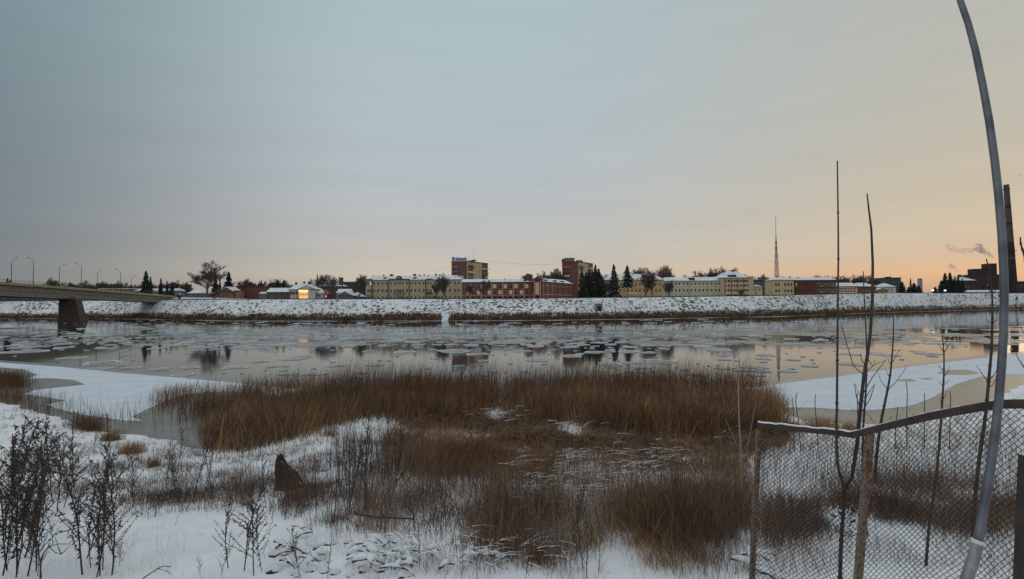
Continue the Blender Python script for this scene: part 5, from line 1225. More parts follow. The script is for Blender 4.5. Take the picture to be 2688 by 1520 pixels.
# distant wood on the horizon
V = []; fw_ = Tubes()
for i in range(5200):
    px = random.uniform(-200, 3000); D_ = random.uniform(520, 700)
    if 1000 < px < 1500 or px > 2430 and px < 2460: continue
    h_ = random.uniform(3, 9)*(.6 if px > 2300 else 1)
    b0 = np.array([(px-1344)/F*D_, D_, bZ(px)+.5]); 
    for k in range(2):
        fw_.add(b0+np.array([random.uniform(-1, 1), 0, 0]), b0+np.array([random.uniform(-2.4, 2.4), 0, h_*random.uniform(.6, 1)]), .28, .06)
tag(link('distant_wood', fw_.mesh('distant_wood', mat('distant_wood_bark', (.06, .06, .062), .9), 3)), 'low distant wood along the horizon behind the town', 'wood', kind='stuff')

# ------------------------------------------------------------------ near vegetation
RE = [(392, 1090), (430, 1052), (600, 1040), (760, 1030), (900, 1022), (1150, 1018), (1320, 1020), (1600, 1012), (1860, 1014), (1990, 1028), (2060, 1085), (2050, 1120), (1960, 1140), (1850, 1165), (1640, 1150), (1480, 1110), (1360, 1075), (1290, 1060), (1255, 1090), (1190, 1108), (1080, 1100), (980, 1092), (870, 1105), (800, 1140), (740, 1160), (640, 1180), (555, 1182), (530, 1150), (480, 1120), (420, 1105)]
gapr = [(1322, 1030, 14, 24), (490, 1120, 70, 30)]
P = scatter(RE, 42000, gapr, soft=13); P2 = scatter([(540, 1182), (560, 1120), (640, 1080), (760, 1050), (1000, 1040), (1320, 1040), (1700, 1040), (2040, 1080), (2050, 1110), (1850, 1155), (1500, 1110), (1290, 1062), (1190, 1106), (980, 1092), (800, 1140), (640, 1180)], 30000, [(1322, 1040, 26, 26)])
lf = P[P[:, 0]/P[:, 1]*F+1344 < 640]; rg = P[P[:, 0]/P[:, 1]*F+1344 >= 640]
stuff('reed_bed', [blades(rg, .4, 1.6, .026, .2, .35, 3, (.16, 0), .0, .85, 1.5), blades(lf[rng.random(len(lf)) < .75], .3, 1.1, .024, .12, .2, 3, (.14, 0), .05, .8), blades(P2, .5, 1.25, .035, .5, .5, 3, (.2, 0), .15, .9)], REED, 'tall brown reed bed along the near shore of the river', 'reeds')
P = scatter([(900, 1012), (1320, 1010), (1960, 1010), (2000, 1050), (1300, 1070), (800, 1090)], 6500, [(1322, 1030, 14, 30)])
stuff('tall_reed_stalks', [blades(P, 1.4, 2.4, .019, .12, .25, 3, (.25, 0), 0, .5, 1.5)], REED, 'thin taller dark reed stalks standing above the reed bed', 'reeds')
# matted flattened grass behind and between
P = scatter([(1000, 1090), (1180, 1105), (1290, 1060), (1400, 1090), (1640, 1140), (1960, 1130), (2060, 1110), (2060, 1160), (1960, 1190), (1500, 1180), (1330, 1150), (1250, 1130), (1100, 1130)], 26000, [(1500, 1135, 52, 26), (1300, 1095, 30, 22)])
P = np.vstack([P, scatter([(1000, 1110), (1960, 1150), (1985, 1230), (1800, 1240), (1450, 1220), (1050, 1190)], 9000, [(1500, 1150, 60, 26), (1340, 1190, 50, 22)], 1.2, -.05, soft=20)])
stuff('matted_reed_litter', [blades(P, .25, .8, .035, 1.3, .8, 3, (.3, 0), .0, .8, 1, .6)], REED, 'tangled flattened reeds and vines in front of the reed bed', 'dead grass')
def moundpts(px, y, rx, ry, n):
    cx = ray(px, 1200)[0]*y; q = rng.normal(0, .55, (n, 2)); q = q[(q**2).sum(1) < 1.6]
    x = cx+q[:, 0]*rx; yy = y+q[:, 1]*ry; return np.stack([x, yy, hgt(x, yy)], 1)
P = moundpts(1215, 17.5, 1.5, 1.4, 12000)
stuff('grass_mound', [blades(P, .15, .5, .018, 1.0, 1.0, 3, (.1, 0), .2, .8, 1, .8)], REED, 'rounded haystack-like mound of brown matted grass left of centre', 'grass mound')
P = moundpts(2005, 26, 1.6, 1.4, 9000)
stuff('grass_mound', [blades(P, .2, .6, .028, 1.0, .9, 3, (.1, 0), .3, .9, 1, .8)], REED, 'bright brown rounded bush of dead grass at the right end of the reed bed', 'grass mound')
P = moundpts(1390, 21, 2.0, 1.4, 6000)
stuff('grass_mound', [blades(P, .15, .5, .022, 1.0, .9, 3, (.1, 0), .15, .7, 1, .8)], REED, 'low brown grass hump just right of the haystack-like mound', 'grass mound')
# thicket
TH = [(940, 1370), (975, 1290), (1040, 1220), (1100, 1180), (1150, 1240), (1300, 1260), (1480, 1230), (1640, 1215), (1800, 1230), (1960, 1210), (1985, 1310), (1965, 1400), (1840, 1430), (1720, 1440), (1640, 1400), (1560, 1450), (1440, 1470), (1330, 1480), (1180, 1450), (1060, 1420)]
TH2 = [(1000, 1330), (1060, 1240), (1150, 1200), (1300, 1230), (1480, 1200), (1650, 1190), (1950, 1185), (1985, 1300), (1950, 1390), (1700, 1410), (1400, 1440), (1150, 1420)]
hl_ = [(1490, 1300, 30, 14), (1700, 1290, 60, 20), (1340, 1200, 60, 26), (1520, 1165, 50, 20)]
P = scatter(TH, 16500, hl_, .55, -.06, soft=26); Pb = scatter(TH2, 10000, hl_, .9, .0, soft=22); Pc = scatter(TH, 12000, hl_, .6, -.1, soft=26)
stuff('dead_weed_thicket', [blades(P, .4, 1.2, .0075, .25, .25, 3, (.05, 0), 0, 1.0), blades(Pb, .25, .7, .012, .6, .6, 3, (.08, 0), .2, 1.0), blades(Pc, .15, .45, .012, 1.4, .6, 2, (0, 0), .3, 1)], WEED, 'dense thicket of thin brown dead stalks filling the middle foreground', 'weeds')
P = scatter([(1640, 1290), (1800, 1270), (1960, 1290), (1970, 1400), (1850, 1440), (1700, 1440), (1640, 1400)], 6500, (), 1.9, .0, soft=30)
P3 = scatter([(1000, 1150), (1150, 1140), (1300, 1190), (1450, 1190), (1450, 1260), (1150, 1260), (1020, 1230)], 9000, [(1340, 1190, 50, 22)])
stuff('tan_grass_patch', [blades(P, .25, .9, .010, .6, .8, 3, (.1, 0), .1, 1.0), blades(P3, .3, .8, .014, .4, .5, 3, (.1, 0), .2, .9)], REED, 'lighter tan dead grass among the thicket left of the fence', 'grass')
# dark weed belt on the left
LB = [(340, 1300), (420, 1270), (560, 1275), (700, 1290), (820, 1290), (960, 1300), (1010, 1400), (900, 1390), (800, 1360), (690, 1330), (600, 1325), (470, 1345), (360, 1345)]
P = scatter(LB, 7500, (), .9, -.03, soft=24); Pb = scatter([(330, 1180), (700, 1190), (980, 1200), (980, 1310), (700, 1310), (340, 1300)], 1500, [(800, 1180, 150, 40)], .7, .02)
stuff('dark_weed_belt', [blades(P, .35, .85, .0085, .3, .3, 3, (.05, 0), 0, .6), blades(P[::3], .15, .4, .012, 1.2, .6, 2, (0, 0), .2, .8), blades(Pb, .5, 1.0, .008, .12, .12, 3, (.05, 0), 0, .5)], WEED, 'belt of dark dead weeds behind the snowy hump at lower left', 'weeds')
P = scatter([(880, 1160), (1010, 1150), (1060, 1170), (1040, 1250), (960, 1330), (880, 1300)], 1500)
stuff('thin_stalks', [blades(P, .8, 1.4, .010, .12, .12, 3, (.08, 0), 0, .4)], WEED, 'sparse thin upright stalks on the snow left of the grass mound', 'stalks')
# behind the fence
BF = [(2010, 1320), (2200, 1270), (2420, 1260), (2560, 1275), (2800, 1310), (2800, 1400), (2500, 1400), (2380, 1380), (2200, 1400), (2010, 1440)]
P = scatter(BF, 11000, (), .8, -.05, soft=22); Pb = scatter([(1990, 1180), (2300, 1190), (2700, 1180), (2700, 1280), (2000, 1300)], 2600); Pc = scatter([(1990, 1400), (2500, 1380), (2700, 1420), (2700, 1519), (1990, 1519)], 2600, (), .8, .0)
stuff('weeds_behind_fence', [blades(P, .3, .8, .010, .35, .4, 3, (.06, 0), .1, .9), blades(P[::2], .15, .5, .014, 1.1, .6, 2, (0, 0), .3, 1), blades(Pb, .5, 1.1, .008, .15, .2, 3, (.08, 0), 0, .5), blades(Pc, .2, .6, .006, .5, .5, 3, (0, 0), 0, .6), blades(scatter([(1100, 1440), (1960, 1420), (1990, 1519), (1000, 1519)], 2600, (), 1.2, -.02, soft=20), .2, .75, .0055, .4, .4, 3, (.05, 0), 0, .7, 1.5)], WEED, 'brown weeds and grass behind and left of the chain link fence', 'weeds')
# left shore tufts
P = scatter([(-60, 985), (20, 975), (78, 990), (60, 1010), (0, 1030), (-60, 1030)], 5000)
P[:, 2] = np.maximum(P[:, 2], 0.03)
Pr = []
for (cx, cy, rx, ry, n) in ((10, 1008, 60, 14, 3800), (225, 1128, 48, 12, 900), (120, 1075, 90, 24, 300), (560, 1090, 120, 30, 900), (330, 1105, 160, 24, 160), (30, 1050, 60, 16, 500)):
    q = rng.normal(0, .5, (n, 2)); 
    for a, b_ in q:
        g = onz(cx+a*rx, cy+b_*ry, .03); Pr.append(g)
Pr = np.array(Pr)
stuff('ice_edge_reeds', [blades(Pr, .4, 1.25, .022, .12, .15, 3, (.08, 0), 0, .55)], REED, 'reed tufts standing in the shore ice at the left', 'reeds')
# tufts over the snow
P = scatter([(0, 1060), (345, 1150), (560, 1190), (800, 1150), (1000, 1110), (1100, 1130), (1000, 1300), (600, 1320), (300, 1330), (0, 1300)], 9000, (), .7, .0)
tp = np.repeat(P, 5, 0)+rng.normal(0, .06, (len(P)*5, 3))*[1, 1, 0]
P = scatter([(0, 1300), (2688, 1300), (2688, 1519), (0, 1519)], 900, (), .9, .03); t2 = np.repeat(P, 4, 0)+rng.normal(0, .03, (len(P)*4, 3))*[1, 1, 0]
P = scatter([(2000, 1105), (2300, 1115), (2500, 1090), (2688, 1030), (2688, 1180), (2000, 1200)], 900); t3 = np.repeat(P, 5, 0)+rng.normal(0, .06, (len(P)*5, 3))*[1, 1, 0]
stuff('grass_tufts', [blades(tp, .06, .30, .012, .9, .6, 2, (0, 0), 0, .8), blades(t2, .05, .22, .006, .9, .6, 2, (0, 0), .1, .9), blades(t3, .15, .5, .014, .6, .5, 2, (0, 0), .1, .9)], REED, 'small tufts of dead grass poking through the snow', 'grass')
gt = []
for (px, py, n, r_) in ((290, 1157, 700, .45), (345, 1190, 700, .5), (405, 1225, 300, .3), (1200, 1150, 200, .5), (2160, 1125, 900, .8), (2230, 1128, 500, .5), (865, 1145, 200, .4), (1790, 1440, 420, .50), (1740, 1480, 420, .45), (1680, 1430, 260, .5), (1850, 1470, 200, .3), (1420, 1470, 500, .3), (1640, 1380, 600, .4)):
    c_, _ = hits(np.array([float(px)]), np.array([float(py)])); q = rng.normal(0, .5, (n, 2))*r_; x = c_[0, 0]+q[:, 0]; y = c_[0, 1]+q[:, 1]
    gt.append(np.stack([x, y, hgt(x, y)], 1))
far_ = np.vstack(gt[:7]); nr_ = np.vstack(gt[7:])
stuff('rust_grass_clumps', [blades(far_, .25, .6, .016, .5, .5, 3, (.1, 0), .4, 1), blades(nr_, .2, .6, .007, .7, .9, 3, (-.4, 0), .1, .95, 1, .5)], REED, 'rust coloured clumps of long dead grass on the snow', 'grass')
P = scatter([(0, 1200), (1000, 1160), (1990, 1430), (1990, 1519), (0, 1519)], 5200, [(620, 1410, 160, 60)], .9, .0)
P2 = scatter([(0, 1070), (345, 1160), (1000, 1130), (1050, 1300), (500, 1330), (0, 1330)], 3200, (), .8, .02)
stuff('poking_stems', [blades(P, .06, .38, .0045, .5, .5, 3, (.05, 0), 0, .7, 1.6), blades(P2, .15, .6, .0075, .25, .3, 3, (.05, 0), 0, .5, 1.4)], WEED, 'fine dead stems poking out of the foreground snow', 'stems')
# snow-covered fallen stalks
P = scatter([(1300, 1220), (1500, 1210), (1650, 1180), (1780, 1190), (1700, 1300), (1480, 1340), (1330, 1330)], 230)
tb = Tubes()
for p in np.vstack([P, scatter([(1050, 1440), (1400, 1450), (1500, 1500), (1000, 1500)], 90), scatter([(1020, 1080), (1960, 1120), (1900, 1170), (1250, 1120)], 70)]):
    a = random.gauss(0, .5); l_ = random.uniform(.15, .5)*(.5+p[1]/20); z0 = p[2]+random.uniform(.15, .45)*min(1, p[1]/12)
    d = np.array([math.cos(a)*l_, math.sin(a)*l_, random.gauss(0, .12)*l_]); q = np.array([p[0], p[1], z0]); tb.path([q, q+d*.5+[0, 0, .03], q+d], .004+p[1]*.0004, .002)
V, Fc = tb.arrays(4); tag(link('snowy_fallen_stalks', npmesh('snowy_fallen_stalks', V, Fc, SNOW)), 'fallen stalks carrying thin lines of snow in the thicket', 'stalks', kind='stuff')

# mugwort weeds -------------------------------------------------------
def mugwort(seed, h=1.0, lean=.1, leafy=1.0, bare=False):
    r_ = random.Random(seed); st = Tubes(); V = []; Fc = []
    def leaf(p, d, s):
        o = len(V); u = Vector((r_.gauss(0, 1), r_.gauss(0, 1), r_.gauss(0, 1))).cross(d); u.normalize(); e = p+d*s
        V.extend([tuple(p), tuple(p+d*s*.5+u*s*.28), tuple(e), tuple(p+d*s*.5-u*s*.28)]); Fc.append((o, o+1, o+2, o+3))
    d = Vector((r_.gauss(0, lean), r_.gauss(0, lean), 1)); d.normalize(); p = Vector((0, 0, -.05)); pts = [p]
    for i in range(7): d = (d+Vector((r_.gauss(0, .05), r_.gauss(0, .05), 0))).normalized(); p = p+d*(h/7); pts.append(p)
    st.path([tuple(q) for q in pts], .0065, .003)
    nb_ = 16 if not bare else 7
    for i in range(nb_):
        f = .22+.76*i/nb_; k = min(int(f*7), 6); q = pts[k]+(pts[k+1]-pts[k])*(f*7-k); a = r_.uniform(0, 6.283)
        L_ = h*(.34*(1-f)+.10)*r_.uniform(.7, 1.3); e = Vector((math.cos(a)*.55, math.sin(a)*.55, .85)); bp = [q]
        for j in range(3): e = (e+Vector((r_.gauss(0, .1), r_.gauss(0, .1), .12-.30*leafy*.6))).normalized(); bp.append(bp[-1]+e*L_/3)
        st.path([tuple(x) for x in bp], .0032, .0016)
        if not bare:
            for j in range(int(20*leafy)):
                t_ = r_.uniform(.1, 1)*3; k2 = min(int(t_), 2); q2 = bp[k2]+(bp[k2+1]-bp[k2])*(t_-k2)
                leaf(q2, Vector((r_.gauss(0, .6), r_.gauss(0, .6), r_.gauss(-.35, .5))).normalized(), r_.uniform(.012, .028))
    if not bare:
        for j in range(int(46*leafy)):
            t_ = r_.uniform(.15, 1)*7; k = min(int(t_), 6); q2 = pts[k]+(pts[k+1]-pts[k])*(t_-k); leaf(q2, Vector((r_.gauss(0, .6), r_.gauss(0, .6), -.6)).normalized(), r_.uniform(.016, .040))
    V1, F1 = st.arrays(4); s_ = npmesh('stem', V1, F1, TWIG); l_ = npmesh('dead_leaves', V, Fc, MUG) if V else None
    return s_, l_
MV = [mugwort(100+i, 1.0, .12, (1.3, 1.0, .8, 1.1, .7, 1.2)[i]) for i in range(6)]+[mugwort(200+i, 1.0, .12, 0, True) for i in range(2)]
def weed(px, py, hpx, v, label, group=None, y=None, tilt=0, D=None):
    """px,py the foot in the photograph (may lie below the frame when D is given)"""
    if D: B = at(px, py, D); B[2] = float(hgt(np.array([B[0]]), np.array([B[1]]))[0])
    else:
        c_, _ = hits(np.array([float(px)]), np.array([float(py)])); B = c_[0]; D = B[1]
    h = hpx*D/F
    r_ = empty('dried_weed', B, random.uniform(0, 6.28), label, 'weed', group); 
    r_.rotation_euler = (random.uniform(-.08, .08), tilt, r_.rotation_euler.z)
    s_, l_ = MV[v]; 
    o = link('stem', s_, r_); o.scale = (h, h, h); 
    if l_: o2 = link('dead_leaves', l_, r_); o2.scale = (h, h, h)
    return r_
GL = 'dried mugwort plants in the left foreground'
ORD = ['first', 'second', 'third', 'fourth', 'fifth', 'sixth', 'seventh', 'eighth', 'ninth', 'tenth', 'eleventh', 'twelfth', 'thirteenth', 'fourteenth', 'fifteenth', 'sixteenth']
def rank(lst, i): return ORD[sorted(range(len(lst)), key=lambda k: lst[k][0]).index(i)]
WA = ((20, 1500, 330, 0), (45, 1510, 420, 1), (70, 1515, 300, 3), (5, 1516, 380, 5), (30, 1460, 300, 2), (95, 1500, 260, 0), (60, 1470, 360, 4), (15, 1420, 240, 1), (85, 1440, 240, 5), (40, 1519, 250, 3), (110, 1518, 180, 0), (8, 1380, 260, 4), (25, 1340, 240, 0))
for i, (px, py, hp, v) in enumerate(WA):
    weed(px, py, hp, v, 'dark leafy dried weed, %s from the left in the column at the left edge' % rank(WA, i), GL+', left edge column')
WB = ((100, 1340, 200, 0), (125, 1350, 190, 3), (150, 1345, 210, 1), (165, 1335, 170, 5), (110, 1300, 160, 4), (180, 1310, 150, 0), (140, 1320, 190, 2), (200, 1300, 160, 3), (95, 1365, 120, 1))
for i, (px, py, hp, v) in enumerate(WB):
    weed(px, py, hp, v, 'dried weed, %s from the left in the clump around the stub' % rank(WB, i), GL+', upper left clump')
WC = ((218, 1510, 330, 0), (262, 1515, 330, 1), (270, 1500, 260, 3), (292, 1512, 300, 4), (240, 1490, 200, 5), (225, 1470, 230, 2), (300, 1480, 180, 0), (250, 1518, 240, 5))
for i, (px, py, hp, v) in enumerate(WC):
    weed(px, py, hp, v, 'tall dried mugwort, %s from the left in the group beside the snow hump' % rank(WC, i), GL+', group left of the snow hump')
for i, (px, py, hp, v, lab) in enumerate(((290, 1330, 170, 1, 'slim dried weed behind the group left of the snow hump'), (350, 1335, 150, 3, 'dried weed leaning above the back edge of the snow hump, left end'), (310, 1290, 140, 0, 'dark weed on the snow above the tall mugwort group'),
      (600, 1495, 200, 1, 'dark budded weed arching at the right side of the smooth snow hump'), (640, 1500, 230, 0, 'tallest dark weed right of the smooth snow hump'), (665, 1515, 250, 3, 'leafy dark weed standing among snowy branches, left of the debris heap'), (690, 1500, 180, 5, 'short dark weed touching the left of the debris heap'),
      (580, 1519, 90, 4, 'single tiny upright weed at the bottom edge on the snow hump'), (527, 1519, 56, 0, 'tiny dark sprig on the smooth snow at the bottom edge'), (790, 1519, 150, 2, 'thin weed before the snowy debris heap'), (860, 1519, 140, 6, 'bare thin stalk before the snowy debris heap'),
      (1540, 1519, 200, 6, 'dark branched stalk at the bottom centre, left of the tan grass tuft'), (1535, 1500, 170, 2, 'leafy weed crossing the dark branched stalk at bottom centre'), (1570, 1510, 150, 7, 'thin stalk just right of the dark branched stalk at bottom centre'), (1380, 1519, 120, 6, 'bare stalk at the bottom edge under the thicket'), (1210, 1519, 110, 7, 'low bare stalk at the bottom edge right of the debris heap'), (1100, 1500, 130, 1, 'leafy weed between debris heap and thicket'))):
    weed(px, py, hp, v, lab)
for i, (px, py, hp) in enumerate(((470, 1320, 130), (505, 1315, 150), (560, 1320, 140), (640, 1330, 150), (700, 1330, 140), (760, 1330, 130), (830, 1340, 140), (880, 1350, 140), (430, 1300, 120), (915, 1330, 220), (968, 1330, 210), (1000, 1360, 150), (1020, 1330, 200), (1090, 1400, 170), (1160, 1420, 160), (1330, 1430, 170), (1430, 1430, 150), (1500, 1440, 180), (1600, 1400, 160))):
    weed(px, py, hp, (2, 4, 6, 7)[i % 4], ('thin dried weed rising above the dark weed belt, %s from the left' % ORD[i]) if px < 900 else 'thin dried weed sticking up from the thicket, %s from its left' % ORD[i-9], 'dried weeds in the belt' if px < 900 else 'dried weeds in the thicket')

for i in range(46):
    px = random.choice([random.uniform(0, 110), random.uniform(0, 340), random.uniform(300, 700), random.uniform(0, 330)]); py = random.uniform(1190, 1340) if px > 330 or i % 3 else random.uniform(1380, 1515)
    weed(px, py, random.uniform(50, 120) if py < 1360 else random.uniform(70, 150), i % 6, 'smaller dried weed among the snow tussocks in the left foreground' if py < 1360 else 'short dried weed near the bottom left corner', 'small dried weeds on the left snow' if py < 1360 else 'short dried weeds at bottom left')
# saplings --------------------------------------------------------------
def stem_thing(name, label, D, pts, w0, w1, side=(), nodes=True, m=BARK, cat='sapling', grow=True):
    """pts in photograph pixels from tip down to the lowest visible point, then straight down into the ground"""
    P = [at(px, py, D) for px, py in pts][::-1]
    B = P[0].copy(); g = float(hgt(np.array([B[0]]), np.array([D]))[0])
    if B[2] > g and grow: 
        d = P[0]-P[1]; d = d/abs(d[2])*(B[2]-g+.05)*np.array([.5, .3, 1]); P = [P[0]+d]+P
    base = P[0].copy(); root = empty(name, base, 0, label, cat)
    sc = D/F; Q = []
    for a, b_ in zip(P[:-1], P[1:]): 
        for t_ in (0, .5): Q.append(a*(1-t_)+b_*t_-base)
    Q.append(P[-1]-base); Q = np.array(Q)
    if len(Q) > 4: Q[1:-1] = Q[1:-1]*.6+(Q[:-2]+Q[2:])*.2
    n = len(Q); rad = [(w0+(w1-w0)*i/(n-1))*sc/2 for i in range(n)]
    link('stem', smooth_tube('stem', Q, rad, m, 7), root)
    for s_ in side:
        sp = [at(px, py, D+random.uniform(-.25, .25)*(1 if i else 0))-base for i, (px, py) in enumerate(s_)]
        r0 = w1*sc*.40+.0015
        link('branch', smooth_tube('branch', sp if len(sp) > 2 else [sp[0], (sp[0]+sp[1])/2+np.array([0, 0, -.01]), sp[1]], [max(r0*(1-.6*i/(max(2, len(sp)-1))), .0015) for i in range(max(3, len(sp)))], m, 5), root)
    if nodes:
        nm = Tubes()
        for i in range(2, n-1, 2):
            a = Q[i]; d = (Q[i+1]-Q[i]); d = d/np.linalg.norm(d); nm.add(a-d*.012, a+d*.012, rad[i]*1.35)
        link('bud_ring', nm.mesh('bud_ring', m, 6), root)['kind'] = 'stuff'
    return root
stem_thing('sapling', 'very tall two-stemmed bare sapling behind the fence corner, forking low behind the mesh', 6.3,
    [(2198, 422), (2200, 560), (2201, 680), (2199, 800), (2198, 950), (2197, 1060), (2195, 1150), (2198, 1220), (2206, 1250), (2218, 1280), (2213, 1350), (2208, 1420), (2205, 1500)], 10, 3.2,
    side=[[(2218, 1280), (2236, 1255), (2250, 1165), (2254, 1115), (2268, 985), (2276, 940), (2284, 880), (2290, 790), (2291, 690), (2287, 600), (2280, 545), (2276, 508)]])
# second stem is as thick as the first: rebuild it stronger
root = [o for o in bpy.data.objects if o.get('label', '').startswith('very tall two-stemmed')][0]
for c_ in list(root.children):
    if c_.name.startswith('branch'): bpy.data.objects.remove(c_)
sp = [at(px, py, 6.3)-np.array(root.location) for px, py in [(2218, 1280), (2236, 1255), (2250, 1165), (2254, 1115), (2268, 985), (2276, 940), (2284, 880), (2290, 790), (2291, 690), (2287, 600), (2280, 545), (2276, 508)]]
link('side_stem', smooth_tube('side_stem', sp, [6.3/F/2*w for w in (9, 9, 9, 9, 8.5, 8, 7.5, 7, 6, 5, 4, 3)], BARK, 7), root)
for s_ in ([(2268, 985), (2240, 960), (2222, 900), (2208, 852)], [(2262, 1040), (2290, 990), (2325, 945)], [(2272, 960), (2262, 945), (2258, 928)], [(2257, 1090), (2285, 1045), (2295, 1010)], [(2258, 1075), (2248, 1040), (2243, 1008)], [(2276, 940), (2290, 960), (2298, 945)]):
    q = [at(px, py, 6.3)-np.array(root.location) for px, py in s_]; q = q if len(q) > 2 else q
    link('branch', smooth_tube('branch', q, [.006-.003*i/len(q) for i in range(len(q))], BARK, 5), root)
MV_b = MUG
tbm = Tubes(); Vl = []; Fl = []
for i in range(220):
    a = at(random.gauss(2222, 16), random.gauss(1345, 34), 6.3)-np.array(root.location)+np.array([0, random.gauss(0, .06), 0]); o = len(Vl); s_ = random.uniform(.02, .05)
    d1 = np.array([random.gauss(0, 1), random.gauss(0, 1), random.gauss(0, 1)]); d1 /= np.linalg.norm(d1); d2 = np.cross(d1, [0.3, .5, .8])
    Vl += [a, a+d1*s_+d2*s_*.4, a+d1*s_*1.8, a+d1*s_-d2*s_*.4]; Fl.append((o, o+1, o+2, o+3))
link('dead_leaves', npmesh('dead_leaves', Vl, Fl, MUG), root)
stem_thing('sapling', 'thin straight bare sapling right beside the second tall stem', 13.0, [(2266, 712), (2269, 790), (2273, 860), (2275, 915), (2275, 986), (2272, 1044), (2268, 1090), (2266, 1130), (2262, 1300)], 6, 2.2,
    side=[[(2274, 975), (2300, 955), (2326, 945)], [(2272, 1044), (2284, 1025), (2296, 1008)], [(2271, 1060), (2255, 1035), (2244, 1006)], [(2268, 1080), (2285, 1095), (2294, 1112)]])
stem_thing('sapling', 'leaning bare sapling with forked twigs right of the tallest pair', 15.0, [(2345, 829), (2345.5, 886), (2341, 943), (2337, 985), (2330, 1023), (2321, 1065), (2311, 1115), (2300, 1200)], 8, 2.2,
    side=[[(2339, 955), (2350, 940), (2359, 921)], [(2330, 1023), (2350, 1005), (2372, 975), (2382, 957)], [(2329, 1020), (2312, 1000), (2304, 975)], [(2339, 960), (2330, 940)], [(2335, 990), (2325, 970)]])
stem_thing('sapling', 'slender bare sapling with opposite upright twigs near the middle of the right ice shelf', 9.2, [(2473, 876), (2476, 905), (2478, 929), (2478, 970), (2477, 1000), (2474, 1045), (2471.6, 1081), (2466, 1170), (2456, 1270), (2440, 1360)], 7, 2,
    side=[[(2478, 926), (2491, 905), (2500, 900)], [(2478, 926), (2466, 908), (2462, 902)], [(2477, 905), (2487, 893), (2491, 884)], [(2477, 975), (2466, 962), (2461, 958)], [(2477, 990), (2488, 975), (2493, 962)], [(2475, 1012), (2486, 1004), (2493, 998)], [(2475, 1012), (2466, 1005), (2462, 1000)], [(2473, 1050), (2482, 1038), (2487, 1026)], [(2472, 1058), (2465, 1044)]])
stem_thing('sapling', 'dark thick bare sapling crossing the factory, just left of the aluminium pole', 8.6, [(2589, 679), (2594, 700), (2599, 725), (2604, 766), (2605, 800), (2605, 835), (2604, 875), (2603, 915), (2599, 960), (2595, 1000), (2590.6, 1052), (2586, 1100), (2577, 1160), (2569, 1215), (2562, 1280), (2556, 1345)], 10, 2.5,
    side=[[(2601, 745), (2592, 728), (2586, 700)], [(2604, 770), (2596, 762), (2588, 758)], [(2604, 772), (2614, 762), (2620, 745)], [(2605, 850), (2596, 845), (2588, 835)], [(2605, 850), (2613, 842), (2622, 837)], [(2603, 922), (2595, 915), (2587, 909)], [(2603, 924), (2613, 920), (2625, 910)], [(2596, 1004), (2580, 985), (2562, 957)], [(2596, 1000), (2608, 985), (2622, 962)], [(2593, 1020), (2606, 1010), (2618, 985)]])
stem_thing('sapling', 'bare twig cut by the right edge of the picture above the fence', 4.8, [(2678, 622), (2679, 640), (2684, 655), (2692, 680), (2700, 740), (2705, 900), (2705, 1000), (2700, 1200)], 9, 3,
    side=[[(2702, 985), (2685, 960), (2672, 940), (2664, 917)], [(2703, 900), (2690, 880), (2680, 858)]])
stem_thing('sapling', 'pale thin single stem in front of the right end of the reed bed', 12, [(1939, 935), (1939, 980), (1938, 1017), (1939, 1070), (1941, 1126), (1945, 1180), (1946, 1230)], 5, 2, m=mat('pale_stem', (.30, .27, .24), .8), nodes=False, side=[[(1946, 1190), (1925, 1150), (1905, 1100)], [(1946, 1190), (1965, 1160), (1985, 1050)], [(1944, 1170), (1925, 1165), (1905, 1160)]])
for (pts, lab, D) in (([(2092, 1030), (2088, 1050), (2092, 1080), (2097, 1118)], 'short bare shoot over the fence rail left of the two tallest stems', 20.5), ([(2142, 1033), (2139, 1045), (2140, 1075), (2144, 1115)], 'short shoot with curled tip left of the tallest stem', 20.5), ([(2379, 1003), (2382, 1030), (2381, 1060), (2380, 1105)], 'short straight shoot above the rail under the melt patch', 20.5),
      ([(2427, 1032), (2427, 1060), (2426, 1100)], 'small straight shoot left of the slender opposite-twigged sapling', 20.5), ([(2357, 1066), (2355, 1085), (2352, 1110)], 'stubby dark shoot just above the fence rail', 20.5), ([(2493, 1026), (2496, 1045), (2494, 1080)], 'short shoot right of the slender opposite-twigged sapling', 20.5),
      ([(2080, 1045), (2083, 1080), (2084, 1118)], 'tiny shoot above the left end of the fence rail', 20.5), ([(2250, 1034), (2251, 1070), (2252, 1115)], 'thin shoot at the foot of the second tall stem', 20.5)):
    stem_thing('shoot', lab, D, pts, 2.4, 1.6, nodes=False, cat='shoot')
for (pts, lab) in (([(920, 1105), (918, 1150), (917, 1210), (916, 1240)], 'tall thin green-grey stem on the snow, left of two'), ([(972, 1060), (966, 1120), (962, 1200), (960, 1250)], 'tall leaning thin stem on the snow, right of two'), ([(1018, 1090), (1018, 1150), (1020, 1230)], 'dark straight stem left of the grass mound')):
    stem_thing('stalk', lab, 13, pts+[(pts[-1][0]+2, 1330)], 3, 1.6, nodes=False, cat='stalk')
stem_thing('branch', 'thick bare fallen branch lying across the weeds left of the thicket', 9.5, [(1090, 1362), (1040, 1360), (985, 1358), (950, 1352), (930, 1348)], 7, 4, nodes=False, cat='branch', grow=False, side=[[(1010, 1359), (1000, 1340), (985, 1335)]])
stem_thing('branch', 'thin twig lying on the smooth snow hump near the bottom edge', 6.6, [(448, 1488), (430, 1485), (415, 1492), (395, 1505), (375, 1519)], 3, 2, nodes=False, cat='twig', grow=False, side=[[(415, 1492), (440, 1500), (452, 1510)]])
stem_thing('branch', 'dry forked twig over the snow between the weed groups at lower left', 6.8, [(225, 1382), (200, 1386), (180, 1392), (158, 1398)], 3, 2, nodes=False, cat='twig', grow=False, side=[[(180, 1392), (178, 1405)]])
